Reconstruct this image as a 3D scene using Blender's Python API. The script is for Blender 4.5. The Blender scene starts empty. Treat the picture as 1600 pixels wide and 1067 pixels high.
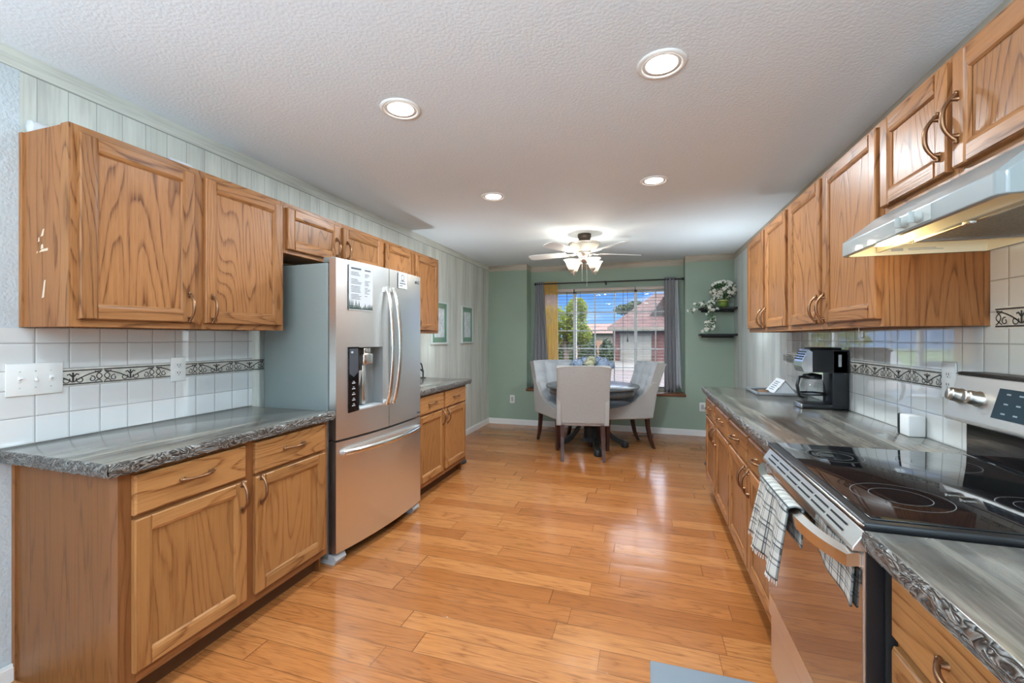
import bpy, bmesh, math, random
from mathutils import Vector, Matrix
from math import sin, cos, pi, radians
random.seed(7)
C = bpy.context.scene
COL = C.collection

# ------------------------------------------------------------------ camera, sky, sun, exposure
cam = bpy.data.cameras.new('camera'); camo = bpy.data.objects.new('camera', cam); COL.objects.link(camo)
cam.sensor_width = 36.0; cam.lens = 36.0 * 669 / 1600; cam.shift_y = -6.2 / 1600; cam.clip_start = 0.02; cam.clip_end = 500
camo.location = (0, 0, 1.335); camo.rotation_euler = (radians(90), 0, radians(17.175))
C.camera = camo
C.view_settings.view_transform = 'Standard'; C.view_settings.look = 'None'
C.view_settings.gamma = 1.0; C.view_settings.use_curve_mapping = False
C.view_settings.exposure = 0.2
try:
    C.cycles.max_bounces = 10; C.cycles.diffuse_bounces = 6; C.cycles.glossy_bounces = 5
    C.cycles.transparent_max_bounces = 24; C.cycles.sample_clamp_indirect = 6.0; C.cycles.caustics_reflective = False
    C.cycles.caustics_refractive = False; C.cycles.use_denoising = True
except Exception: pass

W = bpy.data.worlds.new('sky'); C.world = W; W.use_nodes = True
nt = W.node_tree; nt.nodes.clear()
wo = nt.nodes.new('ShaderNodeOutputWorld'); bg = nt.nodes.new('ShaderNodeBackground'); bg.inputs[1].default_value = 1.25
tc = nt.nodes.new('ShaderNodeTexCoord'); sx = nt.nodes.new('ShaderNodeSeparateXYZ')
nt.links.new(tc.outputs['Generated'], sx.inputs[0])
rp = nt.nodes.new('ShaderNodeValToRGB'); e = rp.color_ramp.elements
e[0].position = 0.0; e[0].color = (.32, .58, 1.0, 1); e[1].position = .5; e[1].color = (.10, .28, .80, 1)
k = rp.color_ramp.elements.new(.1); k.color = (.10, .32, .90, 1)
nt.links.new(sx.outputs[2], rp.inputs[0])
mp = nt.nodes.new('ShaderNodeMapping'); mp.inputs['Scale'].default_value = (2.2, 2.2, 9); nt.links.new(tc.outputs['Generated'], mp.inputs[0])
nz = nt.nodes.new('ShaderNodeTexNoise'); nz.inputs['Scale'].default_value = 2.0; nz.inputs['Detail'].default_value = 6
nt.links.new(mp.outputs[0], nz.inputs[0])
cr = nt.nodes.new('ShaderNodeValToRGB'); cr.color_ramp.elements[0].position = .55; cr.color_ramp.elements[1].position = .78
nt.links.new(nz.outputs[0], cr.inputs[0])
mx = nt.nodes.new('ShaderNodeMix'); mx.data_type = 'RGBA'
nt.links.new(cr.outputs[0], mx.inputs['Factor']); nt.links.new(rp.outputs[0], mx.inputs['A']); mx.inputs['B'].default_value = (.95, .98, 1.0, 1)
mrs = nt.nodes.new('ShaderNodeMapRange'); mrs.inputs[1].default_value = .14; mrs.inputs[2].default_value = .34; mrs.inputs[3].default_value = 1.1; mrs.inputs[4].default_value = 9.0   # sky boosted above the window view, added to light the room
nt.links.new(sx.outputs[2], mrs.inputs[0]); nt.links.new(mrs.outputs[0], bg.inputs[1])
wh = nt.nodes.new('ShaderNodeMix'); wh.data_type = 'RGBA'; mr2 = nt.nodes.new('ShaderNodeMapRange'); mr2.inputs[1].default_value = .14; mr2.inputs[2].default_value = .34
nt.links.new(sx.outputs[2], mr2.inputs[0]); nt.links.new(mr2.outputs[0], wh.inputs['Factor']); nt.links.new(mx.outputs['Result'], wh.inputs['A']); wh.inputs['B'].default_value = (.80, .88, 1, 1)
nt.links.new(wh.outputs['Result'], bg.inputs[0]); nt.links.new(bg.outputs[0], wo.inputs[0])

sun = bpy.data.lights.new('sun', 'SUN'); sun.energy = 2.2; sun.angle = .01; sun.color = (1, .95, .88)
so = bpy.data.objects.new('sun', sun); COL.objects.link(so)
so.rotation_euler = Vector((-.55, .42, -.72)).to_track_quat('-Z', 'Y').to_euler()

DOWN_W = 9.5      # recessed can lights
FAN_W = 4.2        # up-light bulbs in the fan shades
UP_W, UP2_W, UP_C = 76.0, 4.0, (.66, .87, 1.0)   # added fill lamps, out of view
HOOD_W = .8       # range hood bulb

# ------------------------------------------------------------------ materials
MATS = {}
def newmat(name):
    m = bpy.data.materials.new(name); m.use_nodes = True; MATS[name] = m
    b = m.node_tree.nodes['Principled BSDF']
    return m, m.node_tree, b
def pm(name, col, rough=.5, metal=0, spec=.5, bump=0, bscale=60, emit=None, estr=1, coat=0, var=0, vscale=8, aniso=None, trans=0, ior=1.45):
    m, t, b = newmat(name)
    b.inputs['Base Color'].default_value = (*col, 1); b.inputs['Roughness'].default_value = rough
    b.inputs['Metallic'].default_value = metal; b.inputs['Specular IOR Level'].default_value = spec
    b.inputs['Coat Weight'].default_value = coat; b.inputs['Transmission Weight'].default_value = trans; b.inputs['IOR'].default_value = ior
    tcn = t.nodes.new('ShaderNodeTexCoord')
    if emit: b.inputs['Emission Color'].default_value = (*emit, 1); b.inputs['Emission Strength'].default_value = estr
    src = tcn.outputs['Object']
    if aniso:
        mpn = t.nodes.new('ShaderNodeMapping'); mpn.inputs['Scale'].default_value = aniso; t.links.new(src, mpn.inputs[0]); src = mpn.outputs[0]
    if var:
        n = t.nodes.new('ShaderNodeTexNoise'); n.inputs['Scale'].default_value = vscale; n.inputs['Detail'].default_value = 5; t.links.new(src, n.inputs[0])
        mr = t.nodes.new('ShaderNodeMapRange'); mr.inputs[1].default_value = .3; mr.inputs[2].default_value = .7; mr.inputs[3].default_value = 1 - var; mr.inputs[4].default_value = 1 + var
        t.links.new(n.outputs[0], mr.inputs[0])
        h = t.nodes.new('ShaderNodeHueSaturation'); h.inputs['Color'].default_value = (*col, 1); t.links.new(mr.outputs[0], h.inputs['Value']); t.links.new(h.outputs[0], b.inputs['Base Color'])
    if bump:
        n2 = t.nodes.new('ShaderNodeTexNoise'); n2.inputs['Scale'].default_value = bscale; n2.inputs['Detail'].default_value = 3; t.links.new(src, n2.inputs[0])
        bp = t.nodes.new('ShaderNodeBump'); bp.inputs['Strength'].default_value = bump; bp.inputs['Distance'].default_value = .01
        t.links.new(n2.outputs[0], bp.inputs['Height']); t.links.new(bp.outputs[0], b.inputs['Normal'])
    return m
def nd(t, typ, **kw):
    n = t.nodes.new(typ)
    for a, v in kw.items(): setattr(n, a, v)
    return n
def mth(t, op, a, b=None, c=None):
    n = t.nodes.new('ShaderNodeMath'); n.operation = op
    for i, v in enumerate((a, b, c)):
        if v is None: continue
        if isinstance(v, (int, float)): n.inputs[i].default_value = v
        else: t.links.new(v, n.inputs[i])
    return n.outputs[0]
def mixc(t, f, a, b, blend='MIX'):
    n = t.nodes.new('ShaderNodeMix'); n.data_type = 'RGBA'; n.blend_type = blend
    for s, v in (('Factor', f), ('A', a), ('B', b)):
        if isinstance(v, (int, float)): n.inputs[s].default_value = v
        elif isinstance(v, tuple): n.inputs[s].default_value = (*v[:3], 1)
        else: t.links.new(v, n.inputs[s])
    return n.outputs['Result']
def ramp(t, src, stops):
    n = t.nodes.new('ShaderNodeValToRGB'); el = n.color_ramp.elements
    el[0].position, c0 = stops[0]; el[0].color = (*c0, 1) if isinstance(c0, tuple) else (c0, c0, c0, 1)
    el[1].position, c1 = stops[-1]; el[1].color = (*c1, 1) if isinstance(c1, tuple) else (c1, c1, c1, 1)
    for p, c in stops[1:-1]:
        k = el.new(p); k.color = (*c, 1) if isinstance(c, tuple) else (c, c, c, 1)
    t.links.new(src, n.inputs[0]); return n.outputs[0]
def noise(t, vec, scale, detail=2, rough=.5, dist=0):
    n = t.nodes.new('ShaderNodeTexNoise'); n.inputs['Scale'].default_value = scale; n.inputs['Detail'].default_value = detail
    n.inputs['Roughness'].default_value = rough; n.inputs['Distortion'].default_value = dist
    t.links.new(vec, n.inputs['Vector']); return n.outputs['Fac']
def mapped(t, vec, scale=(1, 1, 1), loc=(0, 0, 0), rot=(0, 0, 0)):
    n = t.nodes.new('ShaderNodeMapping'); n.inputs['Scale'].default_value = scale; n.inputs['Location'].default_value = loc; n.inputs['Rotation'].default_value = rot
    t.links.new(vec, n.inputs['Vector']); return n.outputs[0]
def vadd(t, a, b):
    n = t.nodes.new('ShaderNodeVectorMath'); n.operation = 'ADD'; t.links.new(a, n.inputs[0]); t.links.new(b, n.inputs[1]); return n.outputs[0]
def bumpn(t, h, strength, dist=.01):
    n = t.nodes.new('ShaderNodeBump'); n.inputs['Strength'].default_value = strength; n.inputs['Distance'].default_value = dist
    t.links.new(h, n.inputs['Height']); return n.outputs[0]
def objco(t):
    return t.nodes.new('ShaderNodeTexCoord').outputs['Object']

def oak(name, axis, light, dark, rough=.3, rings=19.0, contrast=1.0, hi=4.6, lo=.8):
    m, t, b = newmat(name)
    co = objco(t)
    g = t.nodes.new('ShaderNodeNewGeometry'); oi = t.nodes.new('ShaderNodeObjectInfo')
    r = mth(t, 'ADD', g.outputs['Random Per Island'], oi.outputs['Random'])
    cx = t.nodes.new('ShaderNodeCombineXYZ')
    t.links.new(mth(t, 'MULTIPLY', r, 37.0), cx.inputs[0]); t.links.new(mth(t, 'MULTIPLY', r, 91.0), cx.inputs[1]); t.links.new(mth(t, 'MULTIPLY', r, 53.0), cx.inputs[2])
    p = vadd(t, co, cx.outputs[0])
    s1 = [hi, hi, hi]; s1[axis] = lo
    s2 = [150.0, 150.0, 150.0]; s2[axis] = 5.0
    n1 = noise(t, mapped(t, p, tuple(s1)), 1.0, 1.5, .45, .25)
    wob = noise(t, mapped(t, p, tuple(x * 9 for x in s1)), 1.0, 2)
    ph = mth(t, 'ADD', mth(t, 'MULTIPLY', n1, rings), mth(t, 'MULTIPLY', wob, .35))
    sw = mth(t, 'FRACT', ph)
    line = ramp(t, sw, [(0, 1.0), (.08, .7), (.2, .2), (.45, .0), (.9, .05), (.96, .45), (1, 1.0)])
    pn = noise(t, mapped(t, p, tuple(s2)), 1.0, 3)
    por = ramp(t, pn, [(.38, 1.0), (.6, 0.0)])
    s3 = [420.0, 420.0, 420.0]; s3[axis] = 14.0
    tick = ramp(t, noise(t, mapped(t, p, tuple(s3)), 1.0, 1), [(.30, 1.0), (.44, 0.0)])
    f = mth(t, 'ADD', mth(t, 'MULTIPLY', mth(t, 'MULTIPLY', line, mth(t, 'ADD', .7, mth(t, 'MULTIPLY', por, .5))), .72 * contrast), mth(t, 'ADD', mth(t, 'MULTIPLY', por, .16 * contrast), mth(t, 'MULTIPLY', tick, .22 * contrast)))
    f = mth(t, 'MINIMUM', f, 1.0)
    col = mixc(t, f, light, dark)
    v = t.nodes.new('ShaderNodeMapRange'); v.inputs[3].default_value = .86; v.inputs[4].default_value = 1.1
    t.links.new(mth(t, 'FRACT', mth(t, 'MULTIPLY', r, 7.31)), v.inputs[0])
    h = t.nodes.new('ShaderNodeHueSaturation'); t.links.new(col, h.inputs['Color']); t.links.new(v.outputs[0], h.inputs['Value'])
    t.links.new(h.outputs[0], b.inputs['Base Color'])
    b.inputs['Roughness'].default_value = rough + .04; b.inputs['Specular IOR Level'].default_value = .2
    t.links.new(bumpn(t, mth(t, 'MULTIPLY', f, -1.0), .12, .004), b.inputs['Normal'])
    return m
OL, OD = (.355, .155, .057), (.11, .036, .0095)
oak_v = oak('oak_vertical_grain', 2, OL, OD)
oak_h = oak('oak_horizontal_grain', 1, OL, OD)
BL, BD = (.37, .165, .055), (.16, .055, .014)
oak_bv = oak('oak_base_vertical', 2, BL, BD, rings=15, contrast=.75)
oak_bh = oak('oak_base_horizontal', 1, (.40, .185, .065), BD)
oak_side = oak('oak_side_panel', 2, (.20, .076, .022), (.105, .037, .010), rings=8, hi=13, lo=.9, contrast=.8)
oak_end = oak('oak_end_panel', 2, (.33, .135, .048), (.14, .048, .013), rings=8, hi=13, lo=.9)
oak_fv = oak('oak_frame_vertical', 2, (.25, .098, .034), (.12, .04, .011), contrast=.8)
oak_fh = oak('oak_frame_horizontal', 1, (.27, .108, .038), (.12, .04, .011), contrast=.8)
oak_dark = pm('oak_toe_kick', (.09, .035, .012), .6)  # dark brown for the toe-kick boards

def floor_mat():
    m, t, b = newmat('plank_floor')
    co = objco(t); sp = t.nodes.new('ShaderNodeSeparateXYZ'); t.links.new(co, sp.inputs[0])
    PW = .124
    ry = mth(t, 'DIVIDE', sp.outputs[1], PW); row = mth(t, 'FLOOR', ry); fy = mth(t, 'FRACT', ry)
    wn = nd(t, 'ShaderNodeTexWhiteNoise', noise_dimensions='1D'); t.links.new(row, wn.inputs['W'])
    xs = mth(t, 'ADD', mth(t, 'DIVIDE', sp.outputs[0], .95), mth(t, 'MULTIPLY', wn.outputs['Value'], 17.3))
    # irregular lengths: warp
    xw = mth(t, 'ADD', xs, mth(t, 'MULTIPLY', mth(t, 'SINE', mth(t, 'ADD', mth(t, 'MULTIPLY', xs, 2.1), row)), .22))
    colm = mth(t, 'FLOOR', xw); fx = mth(t, 'FRACT', xw)
    cv = t.nodes.new('ShaderNodeCombineXYZ'); t.links.new(row, cv.inputs[0]); t.links.new(colm, cv.inputs[1])
    w2 = nd(t, 'ShaderNodeTexWhiteNoise', noise_dimensions='2D'); t.links.new(cv.outputs[0], w2.inputs['Vector'])
    rnd = w2.outputs['Value']
    off = t.nodes.new('ShaderNodeCombineXYZ')
    t.links.new(mth(t, 'MULTIPLY', rnd, 57), off.inputs[0]); t.links.new(mth(t, 'MULTIPLY', rnd, 131), off.inputs[1]); t.links.new(mth(t, 'MULTIPLY', rnd, 17), off.inputs[2])
    p = vadd(t, co, off.outputs[0])
    n1 = noise(t, mapped(t, p, (1.1, 9.0, 1)), 1.0, 2, .5, .4)
    wob = noise(t, mapped(t, p, (14, 70, 1)), 1.0, 2)
    sw = mth(t, 'FRACT', mth(t, 'ADD', mth(t, 'MULTIPLY', n1, 11.0), mth(t, 'MULTIPLY', wob, .35)))
    line = ramp(t, sw, [(0, .9), (.15, .4), (.5, .05), (.85, .2), (1, .9)])
    por = ramp(t, noise(t, mapped(t, p, (6, 170, 1)), 1.0, 2), [(.38, 1.0), (.62, 0.0)])
    knot = ramp(t, noise(t, mapped(t, p, (4, 10, 1)), 1.0, 3), [(.66, 0.0), (.76, 1.0)])
    tk = ramp(t, noise(t, mapped(t, p, (18, 420, 1)), 1.0, 1), [(.32, 1.0), (.46, 0.0)])
    f = mth(t, 'ADD', mth(t, 'MULTIPLY', mth(t, 'MULTIPLY', line, mth(t, 'ADD', .5, mth(t, 'MULTIPLY', por, .7))), .55), mth(t, 'ADD', mth(t, 'MULTIPLY', por, .22), mth(t, 'MULTIPLY', tk, .2)))
    f = mth(t, 'ADD', f, mth(t, 'MULTIPLY', knot, .45)); f = mth(t, 'MINIMUM', f, 1.0)
    base = ramp(t, rnd, [(0, (.34, .112, .028)), (.35, (.44, .158, .044)), (.7, (.51, .203, .063)), (1, (.39, .132, .035))])
    col = mixc(t, f, base, (.20, .066, .018))
    gy = mth(t, 'MINIMUM', fy, mth(t, 'SUBTRACT', 1.0, fy)); gx = mth(t, 'MINIMUM', fx, mth(t, 'SUBTRACT', 1.0, fx))
    gap = mth(t, 'MAXIMUM', mth(t, 'LESS_THAN', gy, .011), mth(t, 'LESS_THAN', gx, .0016))
    col = mixc(t, mth(t, 'MULTIPLY', gap, .75), col, (.07, .022, .008))
    t.links.new(col, b.inputs['Base Color'])
    b.inputs['Roughness'].default_value = .2; b.inputs['Specular IOR Level'].default_value = .4; b.inputs['Coat Weight'].default_value = .12; b.inputs['Coat Roughness'].default_value = .07
    # slight crown of every board and long waves in the finish
    crown = mth(t, 'MULTIPLY', mth(t, 'SINE', mth(t, 'MULTIPLY', fy, pi)), 1.0)
    wave = noise(t, mapped(t, p, (1.5, 7, 1)), 1.0, 2)
    hgt = mth(t, 'ADD', mth(t, 'MULTIPLY', crown, .25), mth(t, 'ADD', mth(t, 'MULTIPLY', wave, .9), mth(t, 'MULTIPLY', gap, -.5)))
    bn = bumpn(t, hgt, .22, .006)
    t.links.new(bn, b.inputs['Normal']); t.links.new(bn, b.inputs['Coat Normal'])
    return m
FLOOR = floor_mat()

def washed_planks(t, co, horiz=False, tint=(.60, .615, .56)):
    """white-washed board paper; returns a colour socket. co: object coords, boards along z (or along y)"""
    s = (1, 9, .9) if not horiz else (1, .9, 9)
    s2 = (1, 90, 4) if not horiz else (1, 4, 90)
    a = noise(t, mapped(t, co, s), 1.0, 5, .6); c = noise(t, mapped(t, co, s2), 1.0, 3)
    f = mth(t, 'ADD', mth(t, 'MULTIPLY', a, .7), mth(t, 'MULTIPLY', c, .3))
    d = tuple(x * .72 for x in tint); l = tuple(min(1, x * 1.18) for x in tint)
    return ramp(t, f, [(.34, d), (.5, tint), (.68, l)])
def wall_left_mat():
    m, t, b = newmat('wall_paper_and_paint')
    co = objco(t); sp = t.nodes.new('ShaderNodeSeparateXYZ'); t.links.new(co, sp.inputs[0]); y, z = sp.outputs[1], sp.outputs[2]
    planks = washed_planks(t, co); bord = washed_planks(t, co, True, (.60, .61, .55))
    # board joints
    yw = mth(t, 'DIVIDE', y, .098); fr = mth(t, 'FRACT', yw)
    wn = nd(t, 'ShaderNodeTexWhiteNoise', noise_dimensions='1D'); t.links.new(mth(t, 'FLOOR', yw), wn.inputs['W'])
    jt = mth(t, 'LESS_THAN', fr, .03)
    pv = mixc(t, mth(t, 'MULTIPLY', wn.outputs['Value'], .22), planks, (.40, .43, .39))
    pv = mixc(t, mth(t, 'MULTIPLY', jt, .6), pv, (.16, .17, .15))
    inb = mth(t, 'GREATER_THAN', z, 2.377)
    ln = mth(t, 'LESS_THAN', mth(t, 'ABSOLUTE', mth(t, 'SUBTRACT', z, 2.377)), .0035)
    paper = mixc(t, inb, pv, bord); paper = mixc(t, mth(t, 'MULTIPLY', ln, .7), paper, (.16, .17, .15))
    left = mth(t, 'LESS_THAN', y, 1.03)
    paint = mth(t, 'MULTIPLY', left, mth(t, 'SUBTRACT', 1.0, inb))
    col = mixc(t, paint, paper, (.50, .55, .58))
    # corner strip of brown border at the far end
    t.links.new(col, b.inputs['Base Color']); b.inputs['Roughness'].default_value = .6
    n = noise(t, co, 90, 2); t.links.new(bumpn(t, mth(t, 'MULTIPLY', n, paint), .35, .01), b.inputs['Normal'])
    return m
WALL_L = wall_left_mat()
def wall_right_mat():
    m, t, b = newmat('wall_right_paper'); co = objco(t); sp = t.nodes.new('ShaderNodeSeparateXYZ'); t.links.new(co, sp.inputs[0])
    planks = washed_planks(t, co, False, (.58, .62, .60)); bord = washed_planks(t, co, True, (.42, .38, .31))
    inb = mth(t, 'GREATER_THAN', sp.outputs[2], 2.377)
    t.links.new(mixc(t, inb, planks, bord), b.inputs['Base Color']); b.inputs['Roughness'].default_value = .6
    return m
WALL_R = wall_right_mat()
def wall_back_mat():
    m, t, b = newmat('sage_green_paint'); co = objco(t); sp = t.nodes.new('ShaderNodeSeparateXYZ'); t.links.new(co, sp.inputs[0])
    s = mapped(t, co, (1.2, 1.2, 9)); a = noise(t, s, 1.0, 5, .6)
    bord = ramp(t, a, [(.35, (.30, .25, .19)), (.65, (.52, .46, .37))])
    inb = mth(t, 'GREATER_THAN', sp.outputs[2], 2.365)
    t.links.new(mixc(t, inb, (.30, .385, .30), bord), b.inputs['Base Color']); b.inputs['Roughness'].default_value = .55
    n = noise(t, co, 110, 2); t.links.new(bumpn(t, n, .12, .01), b.inputs['Normal'])
    return m
WALL_B = wall_back_mat()
CEIL = pm('ceiling_texture', (.74, .81, .87), .8, bump=.24, bscale=75)
TRIMW = pm('white_trim_paint', (.80, .80, .78), .4)
PAINTR = pm('rear_room_paint', (.62, .64, .64), .7)

def counter_mat(name, c0, c1, c2, rough=.17):
    m, t, b = newmat(name); co = objco(t)
    a = noise(t, mapped(t, co, (11, 1.3, 4), rot=(0, 0, .12)), 1.0, 6, .62, .5)
    c = noise(t, mapped(t, co, (60, 5, 4), rot=(0, 0, .12)), 1.0, 4, .6)
    f = mth(t, 'ADD', mth(t, 'MULTIPLY', a, .75), mth(t, 'MULTIPLY', c, .25))
    t.links.new(ramp(t, f, [(.34, c0), (.5, c1), (.66, c2)]), b.inputs['Base Color'])
    b.inputs['Roughness'].default_value = rough; b.inputs['Specular IOR Level'].default_value = .9; b.inputs['Coat Weight'].default_value = .25; b.inputs['Coat IOR'].default_value = 1.6; b.inputs['Coat Roughness'].default_value = .12
    return m
COUNTER = counter_mat('laminate_counter', (.030, .027, .024), (.120, .111, .096), (.29, .268, .225))
def edge_mat():
    m, t, b = newmat('counter_bark_edge'); co = objco(t)
    n = noise(t, mapped(t, co, (22, 11, 30)), 1.0, 2, .5, 1.2)
    sw = mth(t, 'FRACT', mth(t, 'MULTIPLY', n, 9.0))
    f = ramp(t, sw, [(0, 0.0), (.3, .5), (.7, 1.0), (.95, .2), (1, 0.0)])
    t.links.new(ramp(t, f, [(0, (.02, .017, .015)), (.45, (.10, .085, .072)), (1, (.28, .26, .235))]), b.inputs['Base Color'])
    b.inputs['Roughness'].default_value = .3; t.links.new(bumpn(t, f, .9, .006), b.inputs['Normal'])
    return m
EDGE = edge_mat()

def tile_mat(name, col, yph, zlow, zsplit):
    """square wall tiles on a plane facing x: grout lines from object y / z"""
    m, t, b = newmat(name); co = objco(t); sp = t.nodes.new('ShaderNodeSeparateXYZ'); t.links.new(co, sp.inputs[0]); y, z = sp.outputs[1], sp.outputs[2]
    S = .107
    fy = mth(t, 'FRACT', mth(t, 'DIVIDE', mth(t, 'SUBTRACT', y, yph), S))
    zl = mth(t, 'FRACT', mth(t, 'DIVIDE', mth(t, 'SUBTRACT', z, zlow), S)); zh = mth(t, 'FRACT', mth(t, 'DIVIDE', mth(t, 'SUBTRACT', z, zsplit), S))
    up = mth(t, 'GREATER_THAN', z, zsplit - .04)
    fz = mth(t, 'ADD', mth(t, 'MULTIPLY', zh, up), mth(t, 'MULTIPLY', zl, mth(t, 'SUBTRACT', 1.0, up)))
    dy = mth(t, 'MINIMUM', fy, mth(t, 'SUBTRACT', 1.0, fy)); dz = mth(t, 'MINIMUM', fz, mth(t, 'SUBTRACT', 1.0, fz))
    d = mth(t, 'MINIMUM', dy, dz); g = mth(t, 'LESS_THAN', d, .016)
    t.links.new(mixc(t, g, col, tuple(c * .42 for c in col)), b.inputs['Base Color'])
    rr = t.nodes.new('ShaderNodeMapRange'); b.inputs['Specular IOR Level'].default_value = 1.0; b.inputs['Coat Weight'].default_value = 1.0; b.inputs['Coat IOR'].default_value = 1.9; b.inputs['Coat Roughness'].default_value = .02; rr.inputs[3].default_value = .05; rr.inputs[4].default_value = .7; t.links.new(g, rr.inputs[0]); t.links.new(rr.outputs[0], b.inputs['Roughness'])
    pil = ramp(t, d, [(0, 0.0), (.016, .15), (.06, .9), (.2, 1.0)])
    hz = mth(t, 'ADD', pil, mth(t, 'MULTIPLY', noise(t, co, 12, 1), .2))
    t.links.new(bumpn(t, hz, .35, .004), b.inputs['Normal'])
    return m
TILE_L = tile_mat('white_tile_left', (.76, .78, .78), 1.07, .915, 1.205)
TILE_R = tile_mat('white_tile_right', (.76, .77, .74), 1.916, .915, 1.207)

STEEL = pm('brushed_steel', (.86, .86, .85), .34, 1.0, aniso=(1, 30, .6), bump=.02, bscale=3)
STEELH = pm('brushed_steel_bright', (.72, .70, .67), .2, 1.0)
STEELW = pm('steel_range', (.80, .79, .77), .36, 1.0)
FSIDE = pm('fridge_side_grey', (.20, .225, .215), .5, bump=.05, bscale=400)
BLACK = pm('black_plastic', (.012, .012, .013), .35)
BLACKM = pm('black_matte', (.02, .02, .02), .55)
BGLOSS = pm('black_glass', (.006, .006, .007), .04, spec=.6)
DGREY = pm('dark_grey_plastic', (.06, .065, .075), .4)
LGREY = pm('light_grey_plastic', (.45, .46, .46), .45)
WHITEP = pm('white_plastic', (.78, .78, .76), .35)
IVORY = pm('cream_enamel', (.80, .76, .60), .35)
HOODW = pm('hood_enamel', (.235, .26, .26), .3, coat=.3)
BRONZE = pm('aged_bronze', (.24, .125, .065), .32, .9)
BRONZED = pm('dark_bronze', (.10, .075, .06), .4, .8)
NICKEL = pm('brushed_nickel', (.62, .57, .52), .28, 1.0)
DECOBED = pm('deco_tile_bed', (.62, .60, .54), .35, var=.12, vscale=40)
DECO = pm('deco_scroll', (.045, .043, .040), .4)
PAPER = pm('white_paper', (.56, .57, .58), .8, spec=.2)
INK = pm('printed_ink', (.10, .105, .12), .8, spec=.2)
PINE = pm('printed_pines', (.05, .08, .065), .8, spec=.2)
GREENMAT = pm('picture_mat_green', (.16, .30, .22), .6)
PRINT = pm('picture_print', (.62, .68, .70), .6, var=.25, vscale=25)
def cloth(name, col, rough=.9, b1=.35, sc=350, var=.08, sheen=.2):
    m = pm(name, col, rough, bump=b1, bscale=sc, var=var, vscale=120); m.node_tree.nodes['Principled BSDF'].inputs['Sheen Weight'].default_value = sheen; return m
LINEN = cloth('chair_linen', (.375, .35, .32))
LINENL = cloth('chair_linen_daylit', (.48, .495, .51))  # paler, bluer copy of the linen: window daylight put into the colour
CURTG = cloth('grey_curtain', (.27, .27, .285))
CURTL = cloth('curtain_lining', (.55, .57, .60))
NAIL = pm('nailhead', (.45, .38, .28), .35, .9)
WALNUT = pm('dark_walnut', (.05, .016, .009), .45, var=.3, vscale=6, aniso=(12, 12, 1))
SILL = pm('stained_sill', (.22, .085, .04), .35, var=.25, vscale=4, aniso=(1, 12, 12))
TABLE = pm('table_top_grey', (.12, .13, .135), .22, var=.15, vscale=3, aniso=(1, 14, 1))
TBASE = pm('table_base_black', (.010, .011, .010), .5)
LEAF = pm('leaf_green', (.06, .16, .06), .5, var=.35, vscale=20)
PETALW = pm('petal_white', (.82, .80, .72), .6)
PETALB = pm('petal_blue', (.38, .46, .60), .7, var=.3, vscale=30)
PETALC = pm('petal_cream', (.62, .60, .42), .7, var=.2, vscale=30)
POT = pm('pot_green', (.20, .28, .05), .4)
POTRIM = pm('pot_rim', (.50, .52, .18), .4)
RED = pm('red_board', (.35, .03, .03), .5)
MATG = pm('floor_mat_grey', (.21, .24, .27), .75, bump=.3, bscale=300)
DARKF = pm('filter_mesh', (.22, .20, .16), .45, .7, bump=.8, bscale=500, var=.35, vscale=300)
CAKE = pm('brown_cookie', (.16, .09, .05), .8, var=.3, vscale=30)

def glass_mat(name='window_glass', tint=(1, 1, 1)):
    m = bpy.data.materials.new(name); m.use_nodes = True; t = m.node_tree; t.nodes.clear()
    o = t.nodes.new('ShaderNodeOutputMaterial'); tr = t.nodes.new('ShaderNodeBsdfTransparent'); gl = t.nodes.new('ShaderNodeBsdfGlossy'); gl.inputs['Roughness'].default_value = .02
    tr.inputs[0].default_value = (*tint, 1)
    fr = t.nodes.new('ShaderNodeFresnel'); fr.inputs['IOR'].default_value = 1.45; mxs = t.nodes.new('ShaderNodeMixShader')
    gq = t.nodes.new('ShaderNodeNewGeometry'); t.links.new(mth(t, 'MULTIPLY', fr.outputs[0], mth(t, 'SUBTRACT', 1.0, gq.outputs['Backfacing'])), mxs.inputs[0]); t.links.new(tr.outputs[0], mxs.inputs[1]); t.links.new(gl.outputs[0], mxs.inputs[2]); t.links.new(mxs.outputs[0], o.inputs[0])
    return m
GLASS = glass_mat(); CARAFE = glass_mat('carafe_glass', (.72, .74, .74))
def sheer_mat(name, col, alpha):
    m = bpy.data.materials.new(name); m.use_nodes = True; t = m.node_tree; t.nodes.clear()
    o = t.nodes.new('ShaderNodeOutputMaterial'); tr = t.nodes.new('ShaderNodeBsdfTransparent'); df = t.nodes.new('ShaderNodeBsdfDiffuse'); tl = t.nodes.new('ShaderNodeBsdfTranslucent')
    df.inputs[0].default_value = (*col, 1); tl.inputs[0].default_value = (*col, 1)
    a = t.nodes.new('ShaderNodeMixShader'); a.inputs[0].default_value = .55; t.links.new(df.outputs[0], a.inputs[1]); t.links.new(tl.outputs[0], a.inputs[2])
    b = t.nodes.new('ShaderNodeMixShader'); b.inputs[0].default_value = alpha; t.links.new(tr.outputs[0], b.inputs[1]); t.links.new(a.outputs[0], b.inputs[2]); t.links.new(b.outputs[0], o.inputs[0])
    return m
SHEER = sheer_mat('gold_sheer', (.92, .60, .20), .82)
FROST = sheer_mat('frosted_shade_glass', (.80, .76, .68), .6)
BULB = pm('lamp_bulb', (1, 1, 1), .5, emit=(1, .80, .52), estr=2.5)
LENS = pm('can_light_lens', (1, 1, 1), .5, emit=(1, .97, .93), estr=9)
HBULB = pm('hood_bulb', (1, 1, 1), .5, emit=(1, .82, .45), estr=3.5)
LCD = pm('display_panel', (.02, .03, .04), .15, emit=(.25, .5, .65), estr=.03)
PLAID = None
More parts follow.
